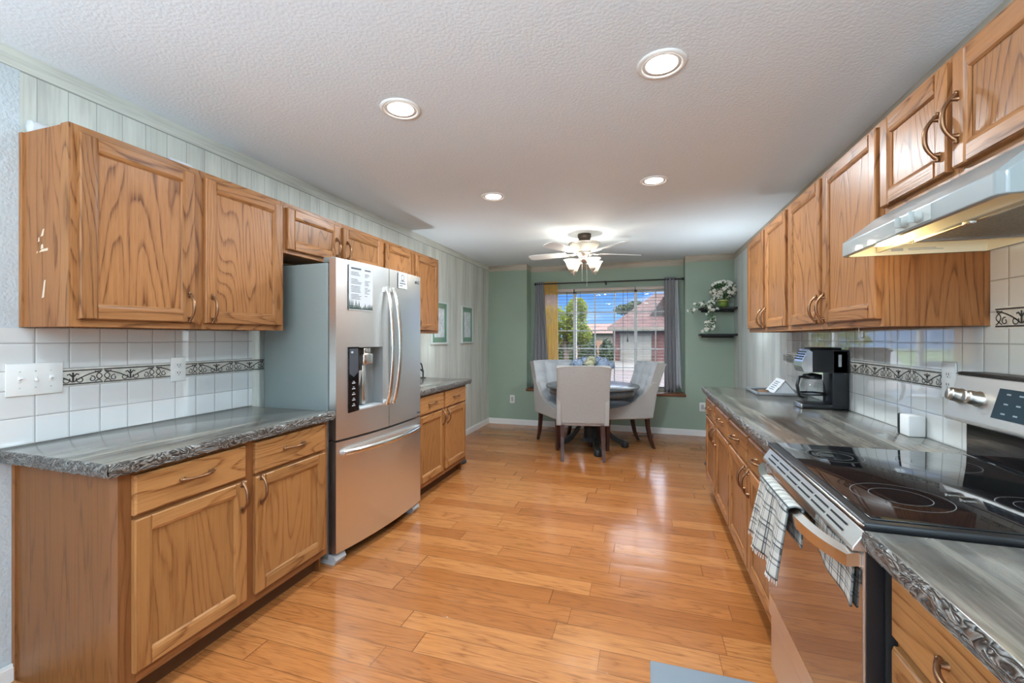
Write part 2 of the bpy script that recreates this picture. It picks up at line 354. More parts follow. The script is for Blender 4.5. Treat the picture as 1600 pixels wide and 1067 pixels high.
def plaid_mat():
    m, t, b = newmat('plaid_towel'); co = objco(t); sp = t.nodes.new('ShaderNodeSeparateXYZ')
    uv = t.nodes.new('ShaderNodeUVMap'); t.links.new(uv.outputs[0], sp.inputs[0]); u, v = sp.outputs[0], sp.outputs[1]
    def stripes(c, per, wid, off=0): return mth(t, 'LESS_THAN', mth(t, 'FRACT', mth(t, 'DIVIDE', mth(t, 'ADD', c, off), per)), wid)
    a = mth(t, 'MAXIMUM', stripes(u, .052, .11), stripes(u, .052, .08, .014)); c = mth(t, 'MAXIMUM', stripes(v, .052, .11), stripes(v, .052, .08, .014))
    wide = mth(t, 'MAXIMUM', stripes(u, .12, .16, .045), stripes(v, .12, .16, .045))
    f = mth(t, 'ADD', mth(t, 'MULTIPLY', a, .7), mth(t, 'MULTIPLY', c, .7)); f = mth(t, 'ADD', f, mth(t, 'MULTIPLY', wide, .3)); f = mth(t, 'MINIMUM', f, 1.0)
    t.links.new(mixc(t, f, (.52, .50, .45), (.05, .06, .065)), b.inputs['Base Color']); b.inputs['Roughness'].default_value = .95
    t.links.new(bumpn(t, noise(t, co, 400, 2), .4, .01), b.inputs['Normal'])
    return m
PLAID = plaid_mat()
BRICK = pm('brick_red', (.075, .027, .02), .8, var=.3, vscale=3)
SIDING = pm('tan_siding', (.14, .115, .09), .8)
GARD = pm('garage_door_cream', (.15, .137, .112), .7)
ROOF = pm('roof_shingles', (.06, .03, .025), .9, var=.3, vscale=2.5)
ROOF2 = pm('distant_roof', (.105, .055, .042), .9, var=.2, vscale=1)
def leafmat(name, col, tl=.5):
    m, t, b = newmat(name); b.inputs['Roughness'].default_value = .7
    n = noise(t, objco(t), 1.1, 4); t.links.new(ramp(t, n, [(.35, tuple(c * .55 for c in col)), (.65, tuple(min(1, c * 1.35) for c in col))]), b.inputs['Base Color'])
    tr = t.nodes.new('ShaderNodeBsdfTranslucent'); tr.inputs[0].default_value = (*[min(1, c * 1.5) for c in col], 1); mxs = t.nodes.new('ShaderNodeMixShader'); mxs.inputs[0].default_value = tl
    o = [x for x in t.nodes if x.type == 'OUTPUT_MATERIAL'][0]; t.links.new(b.outputs[0], mxs.inputs[1]); t.links.new(tr.outputs[0], mxs.inputs[2]); t.links.new(mxs.outputs[0], o.inputs[0]); return m
TREEL = leafmat('tree_leaves_backlit', (.12, .14, .008))
BUSHL = pm('bush_leaves', (.022, .034, .008), .7, var=.5, vscale=1.2)
BARK = pm('bark', (.10, .07, .05), .9)
CONC = pm('driveway_concrete', (.05, .031, .026), .85, var=.08, vscale=.5)
ASPH = pm('street_asphalt', (.22, .21, .21), .9)
LAWN = pm('lawn_grass', (.05, .08, .02), .95, var=.4, vscale=2)
FENCE = pm('cedar_fence', (.19, .10, .06), .85, var=.2, vscale=2)
SLAT = pm('blind_slat', (.22, .215, .205), .45)

# ------------------------------------------------------------------ mesh helpers
class MB:
    def __init__(s): s.v = []; s.f = []; s.m = []; s.sm = []; s.uv = None
    def add(s, verts, faces, m=0, smooth=False):
        o = len(s.v); s.v += [tuple(p) for p in verts]
        for f in faces: s.f.append(tuple(i + o for i in f)); s.m.append(m); s.sm.append(smooth)
        return o
    def quad(s, a, b, c, d, m=0): s.add([a, b, c, d], [(0, 1, 2, 3)], m)
    def box(s, x0, x1, y0, y1, z0, z1, m=0):
        if x0 > x1: x0, x1 = x1, x0
        if y0 > y1: y0, y1 = y1, y0
        if z0 > z1: z0, z1 = z1, z0
        V = [(x0, y0, z0), (x1, y0, z0), (x1, y1, z0), (x0, y1, z0), (x0, y0, z1), (x1, y0, z1), (x1, y1, z1), (x0, y1, z1)]
        s.add(V, [(0, 3, 2, 1), (4, 5, 6, 7), (0, 1, 5, 4), (1, 2, 6, 5), (2, 3, 7, 6), (3, 0, 4, 7)], m)
    def rbox(s, x0, x1, y0, y1, z0, z1, r=.004, m=0, seg=2):
        bm = bmesh.new(); bmesh.ops.create_cube(bm, size=1)
        for v in bm.verts: v.co = Vector(((x0 + x1) / 2 + v.co.x * (x1 - x0), (y0 + y1) / 2 + v.co.y * (y1 - y0), (z0 + z1) / 2 + v.co.z * (z1 - z0)))
        bmesh.ops.bevel(bm, geom=bm.edges[:], offset=r, segments=seg, profile=.5, affect='EDGES')
        s.bm(bm, m, True)
    def bm(s, bm, m=0, smooth=False):
        bm.verts.index_update(); s.add([v.co.copy() for v in bm.verts], [tuple(v.index for v in f.verts) for f in bm.faces], m, smooth); bm.free()
    def prism(s, poly, a0, a1, axis=2, m=0):
        """poly of 2D points in the other two axes (cyclic order x,y,z without axis)"""
        def mk(p, a):
            if axis == 2: return (p[0], p[1], a)
            if axis == 1: return (p[0], a, p[1])
            return (a, p[0], p[1])
        n = len(poly); V = [mk(p, a0) for p in poly] + [mk(p, a1) for p in poly]
        F = [tuple(range(n - 1, -1, -1)), tuple(range(n, 2 * n))] + [(i, (i + 1) % n, n + (i + 1) % n, n + i) for i in range(n)]
        s.add(V, F, m)
    def tube(s, path, r, m=0, n=10, caps=True, flat=1.0, up=None):
        """path of Vectors; r scalar or list; flat squashes along one side direction"""
        path = [Vector(p) for p in path]; k = len(path)
        rs = r if isinstance(r, (list, tuple)) else [r] * k
        V = []; prev = None
        for i, p in enumerate(path):
            d = (path[min(i + 1, k - 1)] - path[max(i - 1, 0)]).normalized()
            if prev is None:
                a = Vector(up) if up else (Vector((0, 0, 1)) if abs(d.z) < .9 else Vector((1, 0, 0)))
            else: a = prev
            a = (a - d * a.dot(d)).normalized(); b = d.cross(a); prev = a
            for j in range(n):
                t = 2 * pi * j / n; V.append(p + a * (cos(t) * rs[i] * flat) + b * (sin(t) * rs[i]))
        F = []
        for i in range(k - 1):
            for j in range(n): F.append((i * n + j, i * n + (j + 1) % n, (i + 1) * n + (j + 1) % n, (i + 1) * n + j))
        o = s.add(V, F, m, True)
        if caps: s.add([V[j] for j in range(n)], [tuple(range(n - 1, -1, -1))], m); s.add([V[(k - 1) * n + j] for j in range(n)], [tuple(range(n))], m)
    def lathe(s, prof, c, m=0, n=24, axis='Z', rot=None, smooth=True, sx=1, sy=1, caps=False):
        """prof: list of (r, h)"""
        V = []
        for r, h in prof:
            for j in range(n):
                t = 2 * pi * j / n
                p = Vector((r * cos(t) * sx, r * sin(t) * sy, h))
                if axis == 'X': p = Vector((p.z, p.x, p.y))
                elif axis == 'Y': p = Vector((p.x, p.z, p.y))
                if rot: p = rot @ p
                V.append(p + Vector(c))
        F = []
        for i in range(len(prof) - 1):
            for j in range(n): F.append((i * n + j, i * n + (j + 1) % n, (i + 1) * n + (j + 1) % n, (i + 1) * n + j))
        if caps and prof[0][0] > 1e-5: F.append(tuple(range(n - 1, -1, -1)))
        if caps and prof[-1][0] > 1e-5: F.append(tuple(range((len(prof) - 1) * n, len(prof) * n)))
        s.add(V, F, m, smooth)
    def sphere(s, c, r, m=0, n=10, sx=1, sy=1, sz=1):
        k = max(4, n // 2)
        s.lathe([(max(1e-6, r * sin(pi * i / k)), -r * cos(pi * i / k) * sz) for i in range(k + 1)], c, m, n, sx=sx, sy=sy)
    def grid(s, fn, nu, nv, m=0, smooth=True, flip=False):
        V = [fn(i / nu, j / nv) for j in range(nv + 1) for i in range(nu + 1)]; F = []
        for j in range(nv):
            for i in range(nu):
                a = j * (nu + 1) + i; q = (a, a + 1, a + nu + 2, a + nu + 1); F.append(q[::-1] if flip else q)
        return s.add(V, F, m, smooth)
    def build(s, name, mats, parent=None, org=None, recalc=True, solid=0, bevel=0):
        me = bpy.data.meshes.new(name)
        if org is None and parent is not None and parent.get('_org') is not None: org = parent['_org']
        ox = Vector(org) if org is not None else Vector((0, 0, 0))
        me.from_pydata([tuple(Vector(p) - ox) for p in s.v], [], s.f)
        if not isinstance(mats, (list, tuple)): mats = [mats]
        for mm in mats: me.materials.append(mm)
        for i, p in enumerate(me.polygons): p.material_index = s.m[i]; p.use_smooth = s.sm[i]
        if recalc:
            bm = bmesh.new(); bm.from_mesh(me); bmesh.ops.recalc_face_normals(bm, faces=bm.faces); bm.to_mesh(me); bm.free()
        o = bpy.data.objects.new(name, me); COL.objects.link(o)
        if parent is not None: o.parent = parent
        if org is not None: o['_org'] = list(ox)
        if solid:
            md = o.modifiers.new('thickness', 'SOLIDIFY'); md.thickness = solid; md.offset = 0
        if bevel:
            md = o.modifiers.new('bevel', 'BEVEL'); md.width = bevel; md.segments = 2; md.limit_method = 'ANGLE'
        return o
def tag(o, label=None, cat=None, group=None, kind=None):
    if label: o['label'] = label
    if cat: o['category'] = cat
    if group: o['group'] = group
    if kind: o['kind'] = kind
    return o
def thing(name, label, cat, loc=(0, 0, 0), rz=0, group=None, local=False):
    """an Empty at the thing's base. Unless local, its parts are written in world coordinates"""
    o = bpy.data.objects.new(name, None); COL.objects.link(o); o.location = loc; o.rotation_euler = (0, 0, rz); o.empty_display_size = .1
    if not local: o['_org'] = list(loc)
    return tag(o, label, cat, group)
def struct(name, mb, mats, org=None, **k):
    o = mb.build(name, mats, **k); o['kind'] = 'structure'; return o
def copy_tree(o, parent=None):
    c = o.copy(); COL.objects.link(c)
    if parent is not None: c.parent = parent
    for ch in list(o.children): copy_tree(ch, c)
    return c

# ------------------------------------------------------------------ the room
XL, XR, YB, ZC = -2.33, 1.14, 6.305, 2.452
YW = 6.56                       # back of the window recess
RX0, RX1 = -1.712, .534         # recess
WX0, WX1, WZ0, WZ1 = -1.56, .42, .57, 2.05
YR = -3.3                       # rear wall
mb = MB(); mb.box(XL - .15, XR + .15, YR - .1, YB + .12, -.1, 0); struct('floor', mb, FLOOR)
mb = MB(); mb.box(XL - .15, XR + .15, YR - .1, YW + .3, ZC, ZC + .15); struct('ceiling', mb, CEIL)
mb = MB(); mb.box(XL - .12, XL, YR - .1, YB + .3, 0, ZC); struct('wall_left', mb, WALL_L)
mb = MB(); mb.box(XR, XR + .12, YR - .1, YB + .3, 0, ZC); struct('wall_right', mb, WALL_R)
mb = MB()
mb.box(XL, RX0, YB, YW + .12, 0, ZC); mb.box(RX1, XR, YB, YW + .12, 0, ZC)
mb.box(RX0, RX1, YB, YW + .12, 0, .522)
mb.box(RX0, WX0, YW, YW + .12, .522, ZC); mb.box(WX1, RX1, YW, YW + .12, .522, ZC)
mb.box(WX0, WX1, YW, YW + .12, WZ1, ZC); mb.box(WX0, WX1, YW, YW + .12, .522, WZ0)
struct('wall_back', mb, WALL_B)
# rear wall behind the camera; wide glazed opening added to let daylight in
PX0, PX1, PZ1 = -2.0, .8, 2.15
mb = MB(); mb.box(XL, PX0, YR - .12, YR, 0, ZC); mb.box(PX1, XR, YR - .12, YR, 0, ZC); mb.box(PX0, PX1, YR - .12, YR, PZ1, ZC); struct('wall_rear', mb, PAINTR)
mb = MB(); mb.box(PX0, PX0 + .06, YR - .1, YR - .02, 0, PZ1); mb.box(PX1 - .06, PX1, YR - .1, YR - .02, 0, PZ1); mb.box(PX0, PX1, YR - .1, YR - .02, PZ1 - .06, PZ1)
mb.box(-.63, -.57, YR - .1, YR - .02, 0, PZ1); mb.box(PX0, PX1, YR - .1, YR - .02, 0, .05)
w2 = struct('added_door', mb, TRIMW)
mb = MB(); mb.box(PX0 + .06, PX1 - .06, YR - .065, YR - .06, .05, PZ1 - .06); mb.build('pane', GLASS, w2)
# baseboards
def baseboard(name, pts):
    mb = MB()
    for (x0, x1, y0, y1) in pts:
        mb.box(x0, x1, y0, y1, 0, .07)
        dx, dy = (.004 if abs(x1 - x0) < .05 else 0), (.004 if abs(y1 - y0) < .05 else 0)
        mb.box(x0 + dx, x1 - dx, y0 + dy, y1 - dy, .07, .082)
    struct(name, mb, TRIMW)
baseboard('baseboard_left', [(XL, XL + .016, YR, 1.012), (XL, XL + .016, 4.0, YB)])
baseboard('baseboard_back', [(XL, XR, YB - .016, YB)])
baseboard('baseboard_right', [(XR - .016, XR, 4.05, YB)])
# sill board
mb = MB(); mb.rbox(RX0 - .012, RX1 + .012, YB - .022, YW + .0, .525, .557, .006); struct('trim_1', mb, SILL)

# window: frame, muntins, panes
mb = MB(); fy0, fy1 = YW + .01, YW + .09
def bar(x0, x1, z0, z1, a=0, c=0): mb.box(x0, x1, fy0 + a, fy1 - c, z0, z1)
bar(WX0, WX0 + .04, WZ0, WZ1); bar(WX1 - .04, WX1, WZ0, WZ1); bar(WX0, WX1, WZ0, WZ0 + .04); bar(WX0, WX1, WZ1 - .045, WZ1)
bar(-1.045, -1.0, WZ0, WZ1); bar(-.145, -.10, WZ0, WZ1)
win = struct('window_1', mb, TRIMW)
mb = MB()
for z in (1.715, 1.44, 1.165, .89): mb.box(WX0, WX1, fy0 + .03, fy0 + .045, z - .009, z + .009)
for x in (-1.30, -.717, -.43, .158): mb.box(x - .009, x + .009, fy0 + .028, fy0 + .043, WZ0, WZ1)
mb.build('muntin_bars', TRIMW, win)
for (a, b_) in ((WX0 + .04, -1.045), (-1.0, -.145), (-.10, WX1 - .04)):
    mb = MB(); mb.box(a, b_, fy0 + .05, fy0 + .054, WZ0 + .04, WZ1 - .045); mb.build('pane', GLASS, win)

# ------------------------------------------------------------------ cabinets
def side(X, sgn): return lambda w: X + sgn * w
def door_panel(P, u0, u1, v0, v1, th=.02, fr=.056):
    """P(u, v, w) -> point. Boards are separate islands: stiles and rails around a recessed flat panel"""
    mb = MB()
    def ring(a, wa, b, wb, faces, mat):
        pass
    def board(U0, U1, V0, V1, mat, ins):
        # ins: which sides face the panel (bead): l r t b
        c = .004
        f = [(U0, V0), (U1, V0), (U1, V1), (U0, V1)]
        o = [P(u, v, 0) for u, v in f] + [P(u, v, th - c) for u, v in f]
        iu0, iu1, iv0, iv1 = U0 + c, U1 - c, V0 + c, V1 - c
        if ins == 'r': iu1 = U1 - .011
        if ins == 'l': iu0 = U0 + .011
        if ins == 't': iv1 = V1 - .011
        if ins == 'b': iv0 = V0 + .011
        # long boards butt: no chamfer where rails meet stiles
        if ins in 'tb': iu0, iu1 = U0, U1
        t = [P(iu0, iv0, th), P(iu1, iv0, th), P(iu1, iv1, th), P(iu0, iv1, th)]
        V = o + t; F = [(0, 1, 2, 3)] + [(i, (i + 1) % 4, 4 + (i + 1) % 4, 4 + i) for i in range(4)] + [(4 + i, 4 + (i + 1) % 4, 8 + (i + 1) % 4, 8 + i) for i in range(4)] + [(8, 9, 10, 11)]
        mb.add(V, F, mat)
    board(u0, u0 + fr, v0, v1, 0, 'r'); board(u1 - fr, u1, v0, v1, 0, 'l')
    board(u0 + fr, u1 - fr, v1 - fr, v1, 1, 'b'); board(u0 + fr, u1 - fr, v0, v0 + fr, 1, 't')
    # panel with a small step
    a0, a1, b0, b1 = u0 + fr - .001, u1 - fr + .001, v0 + fr - .001, v1 - fr + .001
    w = th - .011
    mb.add([P(a0, b0, w), P(a1, b0, w), P(a1, b1, w), P(a0, b1, w)], [(0, 1, 2, 3)], 0)
    s_ = .007
    for (p, q) in (((a0, b0), (a1, b0)), ((a1, b0), (a1, b1)), ((a1, b1), (a0, b1)), ((a0, b1), (a0, b0))):
        du = 1 if p[0] == a0 and q[0] == a0 else (-1 if p[0] == a1 and q[0] == a1 else 0); dv = 1 if p[1] == b0 and q[1] == b0 else (-1 if p[1] == b1 and q[1] == b1 else 0)
        mb.add([P(p[0], p[1], th - .0035), P(q[0], q[1], th - .0035), P(q[0] + du * s_, q[1] + dv * s_, w + .0015), P(p[0] + du * s_, p[1] + dv * s_, w + .0015)], [(0, 1, 2, 3)], 0 if du else 1)
    return mb
def slab(P, u0, u1, v0, v1, th=.02, mat=1):
    mb = MB(); c = .006
    f = [(u0, v0), (u1, v0), (u1, v1), (u0, v1)]; t = [(u0 + c, v0 + c), (u1 - c, v0 + c), (u1 - c, v1 - c), (u0 + c, v1 - c)]
    V = [P(u, v, 0) for u, v in f] + [P(u, v, th - .006) for u, v in f] + [P(u, v, th) for u, v in t]
    mb.add(V, [(0, 1, 2, 3)] + [(i, (i + 1) % 4, 4 + (i + 1) % 4, 4 + i) for i in range(4)] + [(4 + i, 4 + (i + 1) % 4, 8 + (i + 1) % 4, 8 + i) for i in range(4)] + [(8, 9, 10, 11)], mat)
    return mb
def pull(P, uc, vc, vert=True, L=.125, th=.02):
    """bow pull with flared feet, centred at (uc, vc) on the face"""
    mb = MB(); n = 22; path = []; rs = []
    for i in range(n + 1):
        s = -1 + 2 * i / n; w = .004 + .030 * (1 - abs(s) ** 2.4)
        l = s * L / 2
        path.append(Vector(P(uc, vc + l, th + w)) if vert else Vector(P(uc + l, vc, th + w)))
        rs.append(.0044 + .0026 * (1 - abs(s)) + (.002 if abs(s) > .9 else 0))
    mb.tube(path, rs, n=10)
    for s in (-1, 1):
        l = s * (L / 2 - .012)
        a = P(uc, vc + l, th - .001) if vert else P(uc + l, vc, th - .001); b_ = P(uc, vc + l, th + .018) if vert else P(uc + l, vc, th + .018)
        mb.tube([a, Vector(a).lerp(Vector(b_), .25), b_], [.008, .0062, .0045], n=10)
        e1 = P(uc, vc + s * (L / 2 + .004), th + .004) if vert else P(uc + s * (L / 2 + .004), vc, th + .004)
        mb.sphere(e1, .0065, n=10)
    return mb

def cabinet(name, label, cat, wall, y0, y1, z0, z1, depth, doors, drawers=(), toe=False, mats=None, group=None, end=None, loc=None):
    """wall: XL (faces +x) or XR (faces -x). doors: (y0,y1,z0,z1,handle_y,handle_z); drawers: (y0,y1,z0,z1)"""
    s = 1 if wall < 0 else -1
    xf = wall + s * depth
    P = lambda u, v, w: (xf + s * w, u, v)
    mv, mh, ms = mats
    t = thing(name, label, cat, (wall + s * depth / 2, (y0 + y1) / 2, 0 if toe else z0), group=group)
    mb = MB(); zz = z0
    if toe: zz = .105
    g = .002
    xb = wall + s * g; ff = .019
    # carcass: sides, top, bottom, back
    xc = xf - s * ff
    mb.box(xb, xc, y0, y0 + .016, zz, z1, 1); mb.box(xb, xc, y1 - .016, y1, zz, z1, 1)
    mb.box(xb, xc, y0 + .016, y1 - .016, zz + .01, zz + .026, 1); mb.box(xb, xc, y0 + .016, y1 - .016, z1 - .02, z1 - .004, 1); mb.box(xb, xb + s * .006, y0 + .016, y1 - .016, zz, z1, 1)
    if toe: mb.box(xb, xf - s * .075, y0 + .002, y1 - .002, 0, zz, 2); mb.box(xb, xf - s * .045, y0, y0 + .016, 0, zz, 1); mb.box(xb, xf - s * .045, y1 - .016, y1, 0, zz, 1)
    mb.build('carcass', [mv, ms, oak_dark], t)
    # face frame
    ys = sorted(doors, key=lambda d: d[0]); mb = MB()
    def fb(a, b_, c, d, m): mb.box(xc, xf, a, b_, c, d, m)
    edges = [y0] + [None] * (len(ys)) + [y1]
    fb(y0, ys[0][0] + .013, zz, z1, 0); fb(ys[-1][1] - .013, y1, zz, z1, 0)
    for a, b_ in zip(ys[:-1], ys[1:]): fb(a[1] - .013, b_[0] + .013, zz, z1, 0)
    segs = [(d[0] + .013, d[1] - .013, d) for d in ys]
    for a, b_, d in segs:
        fb(a, b_, zz, d[2] + .013, 1)
        if drawers: fb(a, b_, d[3] - .01, drawers[0][2] + .012, 1); fb(a, b_, drawers[0][3] - .013, z1, 1)
        else: fb(a, b_, d[3] - .013, z1, 1)
    if end: # applied end stile on the visible end panel
        ye = y0 if end == 'near' else y1; d = -.006 if end == 'near' else .006
        mb.box(xf, xf - s * .045, ye, ye + d, zz if not toe else 0, z1, 0)
        mb.box(xb, xb + s * .02, ye, ye + d, zz if not toe else 0, z1, 0)
    mb.build('face_frame', [oak_fv, oak_fh] if (toe and s > 0) else [mv, mh], t)
    for d in doors:
        o = door_panel(P, d[0], d[1], d[2], d[3]).build('door', [mv, mh], t)
        if d[4] is not None: pull(P, d[4], d[5]).build('handle', BRONZE, o)
    for d in drawers:
        o = slab(P, *d).build('drawer', [mv, mh], t)
        pull(P, (d[0] + d[1]) / 2, (d[2] + d[3]) / 2 + .008, False).build('handle', BRONZE, o)
    return t
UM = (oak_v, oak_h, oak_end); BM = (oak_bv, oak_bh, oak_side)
ZB, ZT = 1.376, 2.133
du = .30
cL1 = cabinet('wall_cabinet', 'large two-door oak wall cabinet above the left counter, nearest to the switch plate', 'cabinet', XL, 1.032, 2.008, ZB, ZT, du,
    [(1.051, 1.48, 1.405, 2.104, 1.462 - .012, 1.475), (1.531, 1.985, 1.405, 2.104, 1.531 + .03, 1.475)], mats=UM, end='near', group=None)
# chips in the end panel
mb = MB()
for (px, pz, w, h, sk) in ((-2.196, 1.735, .016, .03, .01), (-2.215, 1.71, .01, .02, 0), (-2.188, 1.668, .055, .014, .01), (-2.195, 1.682, .016, .02, 0), (-2.225, 1.662, .008, .01, 0), (-2.19, 1.52, .014, .07, .012)):
    mb.add([(px - w / 2, 1.0310, pz - h / 2), (px + w / 2, 1.0310, pz - h / 2 + .004), (px + w / 3 + sk, 1.0310, pz + h / 2), (px - w / 3 + sk, 1.0310, pz + h / 2 - .003)], [(0, 1, 2, 3)])
tag(mb.build('chipped_patch', pm('bare_wood', (.70, .55, .40), .8), cL1), 'bare pale patches where the veneer is torn')
cabinet('wall_cabinet', 'short two-door oak wall cabinet directly over the refrigerator', 'cabinet', XL, 2.01, 2.998, 1.835, ZT, du,
    [(2.028, 2.472, 1.86, 2.104, 2.472 - .03, 1.945), (2.52, 2.98, 1.86, 2.104, 2.52 + .03, 1.945)], mats=UM)
cabinet('wall_cabinet', 'two-door oak wall cabinet on the left wall beyond the refrigerator', 'cabinet', XL, 3.0, 3.995, ZB, ZT, du,
    [(3.027, 3.46, 1.405, 2.104, 3.435, 1.475), (3.508, 3.962, 1.405, 2.104, 3.538, 1.475)], mats=UM)
ZU = .866
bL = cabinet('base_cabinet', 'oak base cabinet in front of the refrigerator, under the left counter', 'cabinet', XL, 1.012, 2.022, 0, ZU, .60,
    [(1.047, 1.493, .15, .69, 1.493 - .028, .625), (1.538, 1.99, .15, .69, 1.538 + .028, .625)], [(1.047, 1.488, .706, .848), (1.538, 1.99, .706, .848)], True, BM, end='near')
mb = MB(); mb.tube([(XL + .02, 1.004, .008), (XL + .60 - .05, 1.004, .008)], .012, n=8); mb.build('shoe_molding', oak_h, bL)
cabinet('base_cabinet', 'oak base cabinet on the left wall beyond the refrigerator', 'cabinet', XL, 3.005, 4.0, 0, ZU, .60,
    [(3.035, 3.478, .15, .69, 3.478 - .028, .625), (3.517, 3.967, .15, .69, 3.517 + .028, .625)], [(3.035, 3.478, .706, .848), (3.517, 3.967, .706, .848)], True, BM)
# right side
cabinet('wall_cabinet', 'tall two-door oak wall cabinet on the right wall nearest the dining area', 'cabinet', XR, 2.94, 3.985, ZB, ZT, .305,
    [(2.975, 3.43, 1.405, 2.112, 3.405, 1.475), (3.49, 3.97, 1.405, 2.112, 3.515, 1.475)], mats=UM)
cabinet('wall_cabinet', 'tall two-door oak wall cabinet beside the range hood, above the coffee maker', 'cabinet', XR, 1.892, 2.938, ZB, ZT, .305,
    [(1.912, 2.405, 1.405, 2.112, 2.378, 1.475), (2.442, 2.92, 1.405, 2.112, 2.468, 1.475)], mats=UM, end='near')
cabinet('wall_cabinet', 'short two-door oak wall cabinet directly above the range hood', 'cabinet', XR, 1.118, 1.89, 1.765, ZT, .305,
    [(1.135, 1.497, 1.803, 2.112, 1.472, 1.935), (1.522, 1.878, 1.803, 2.112, 1.55, 1.915)], mats=UM)
cabinet('base_cabinet', 'oak base cabinet with two doors at the dining end of the right counter', 'cabinet', XR, 2.945, 3.99, 0, ZU, .62,
    [(2.965, 3.45, .15, .672, 3.422, .60), (3.51, 3.965, .15, .672, 3.538, .60)], [(2.965, 3.45, .69, .828), (3.51, 3.965, .69, .828)], True, (oak_v, oak_h, oak_side))
cabinet('base_cabinet', 'oak base cabinet with two doors just beyond the range', 'cabinet', XR, 1.912, 2.943, 0, ZU, .62,
    [(1.94, 2.425, .15, .672, 2.397, .60), (2.46, 2.93, .15, .672, 2.488, .60)], [(1.94, 2.425, .69, .828), (2.46, 2.93, .69, .828)], True, (oak_v, oak_h, oak_side))
# drawer bank nearest to the camera
t = thing('base_cabinet', 'oak drawer cabinet in front of the range, nearest the camera', 'cabinet', (XR - .31, .72, 0))
mb = MB(); xf = XR - .62
mb.box(XR - .002, xf + .019, .32, .336, .105, ZU, 1); mb.box(XR - .002, xf + .019, 1.106, 1.122, .105, ZU, 1); mb.box(XR - .002, xf + .019, .336, 1.106, .115, .13, 1); mb.box(XR - .002, xf + .08, .33, 1.11, 0, .105, 2)
mb.build('carcass', [oak_v, oak_side, oak_dark], t)
mb = MB(); mb.box(xf, xf + .019, .32, .36, .105, ZU, 0); mb.box(xf, xf + .019, 1.09, 1.122, .105, ZU, 0)
for z in (.105, .33, .49, .66, .83): mb.box(xf, xf + .019, .36, 1.09, z, z + (.03 if z > .11 else .03) + (.012 if z > .8 else 0), 1)
mb.build('face_frame', [oak_v, oak_h], t)
P = lambda u, v, w: (xf - w, u, v)
for (a, b_) in ((.70, .835), (.52, .68), (.34, .50), (.14, .32)):
    o = slab(P, .345, 1.108, a, b_).build('drawer', [oak_v, oak_bh], t); pull(P, .86, (a + b_) / 2, False, .16).build('handle', BRONZE, o)

# ------------------------------------------------------------------ countertops
def countertop(label, x0, x1, y0, y1, fx, ends, splash=None):
    """fx: x of the front edge. ends: list of 'near'/'far' with finished edges"""
    t = thing('countertop', label, 'countertop', ((x0 + x1) / 2, (y0 + y1) / 2, .872))
    lo, hi = min(x0, x1), max(x0, x1); mb = MB()
    mb.rbox(lo + (.004 if fx == lo else 0), hi - (.004 if fx == hi else 0), y0 + .002, y1 - .002, .886, .914, .003); mb.box(lo + .03, hi - .03, y0 + .02, y1 - .02, .8725, .887)
    mb.build('slab', COUNTER, t)
    rnd = random.Random(int((y0 + 9) * 100)); mb = MB()
    s = 1 if fx == hi else -1
    def strip(a, b_, out, horizontal):
        # a, b_: ends of the strip; out: outward unit
        L = (Vector(b_) - Vector(a)).length; n = max(6, int(L / .012))
        jit = [[rnd.uniform(-1, 1) for _ in range(6)] for _ in range(n + 1)]
        zs = [.9135, .909, .9, .89, .88, .868]; wd = [.0, .006, .0075, .007, .005, .001]
        def fn(u, v):
            i = min(n, int(round(u * n))); j = int(round(v * 5)); k = jit[i][j]
            edge = 0 if j == 0 else 1
            p = Vector(a).lerp(Vector(b_), u); w = wd[j] + k * .003 * edge
            return (p.x + out[0] * w, p.y + out[1] * w, zs[j] + (k * .0045 if j > 3 else k * .001 * edge))
        mb.grid(fn, n, 5)
        # back of strip
        mb.grid(lambda u, v: (Vector(a).lerp(Vector(b_), u).x - out[0] * .02 * v, Vector(a).lerp(Vector(b_), u).y - out[1] * .02 * v, .8705), n, 1)
    f = fx - s * .004
    strip((f, y0, 0), (f, y1, 0), (s, 0), False)
    if 'near' in ends: strip((f, y0 + .003, 0), (x0 if fx == x1 else x1, y0 + .003, 0), (0, -1), True)
    if 'far' in ends: strip((f, y1 - .003, 0), (x0 if fx == x1 else x1, y1 - .003, 0), (0, 1), True)
    mb.build('bark_edge', EDGE, t)
    return t
countertop('grey stone-look countertop in front of the refrigerator with a bark edge', XL + .001, XL + .64, .958, 2.04, XL + .64, ('near', 'far'))
countertop('grey stone-look countertop on the left wall beyond the refrigerator', XL + .001, XL + .64, 3.0, 4.06, XL + .64, ('near', 'far'))
countertop('long grey stone-look countertop holding the coffee maker, beyond the range', XR - .665, XR - .001, 1.905, 3.99, XR - .665, ('far',))
countertop('grey stone-look countertop beside the range, nearest the camera', XR - .68, XR - .001, .30, 1.122, XR - .68, ('far',))

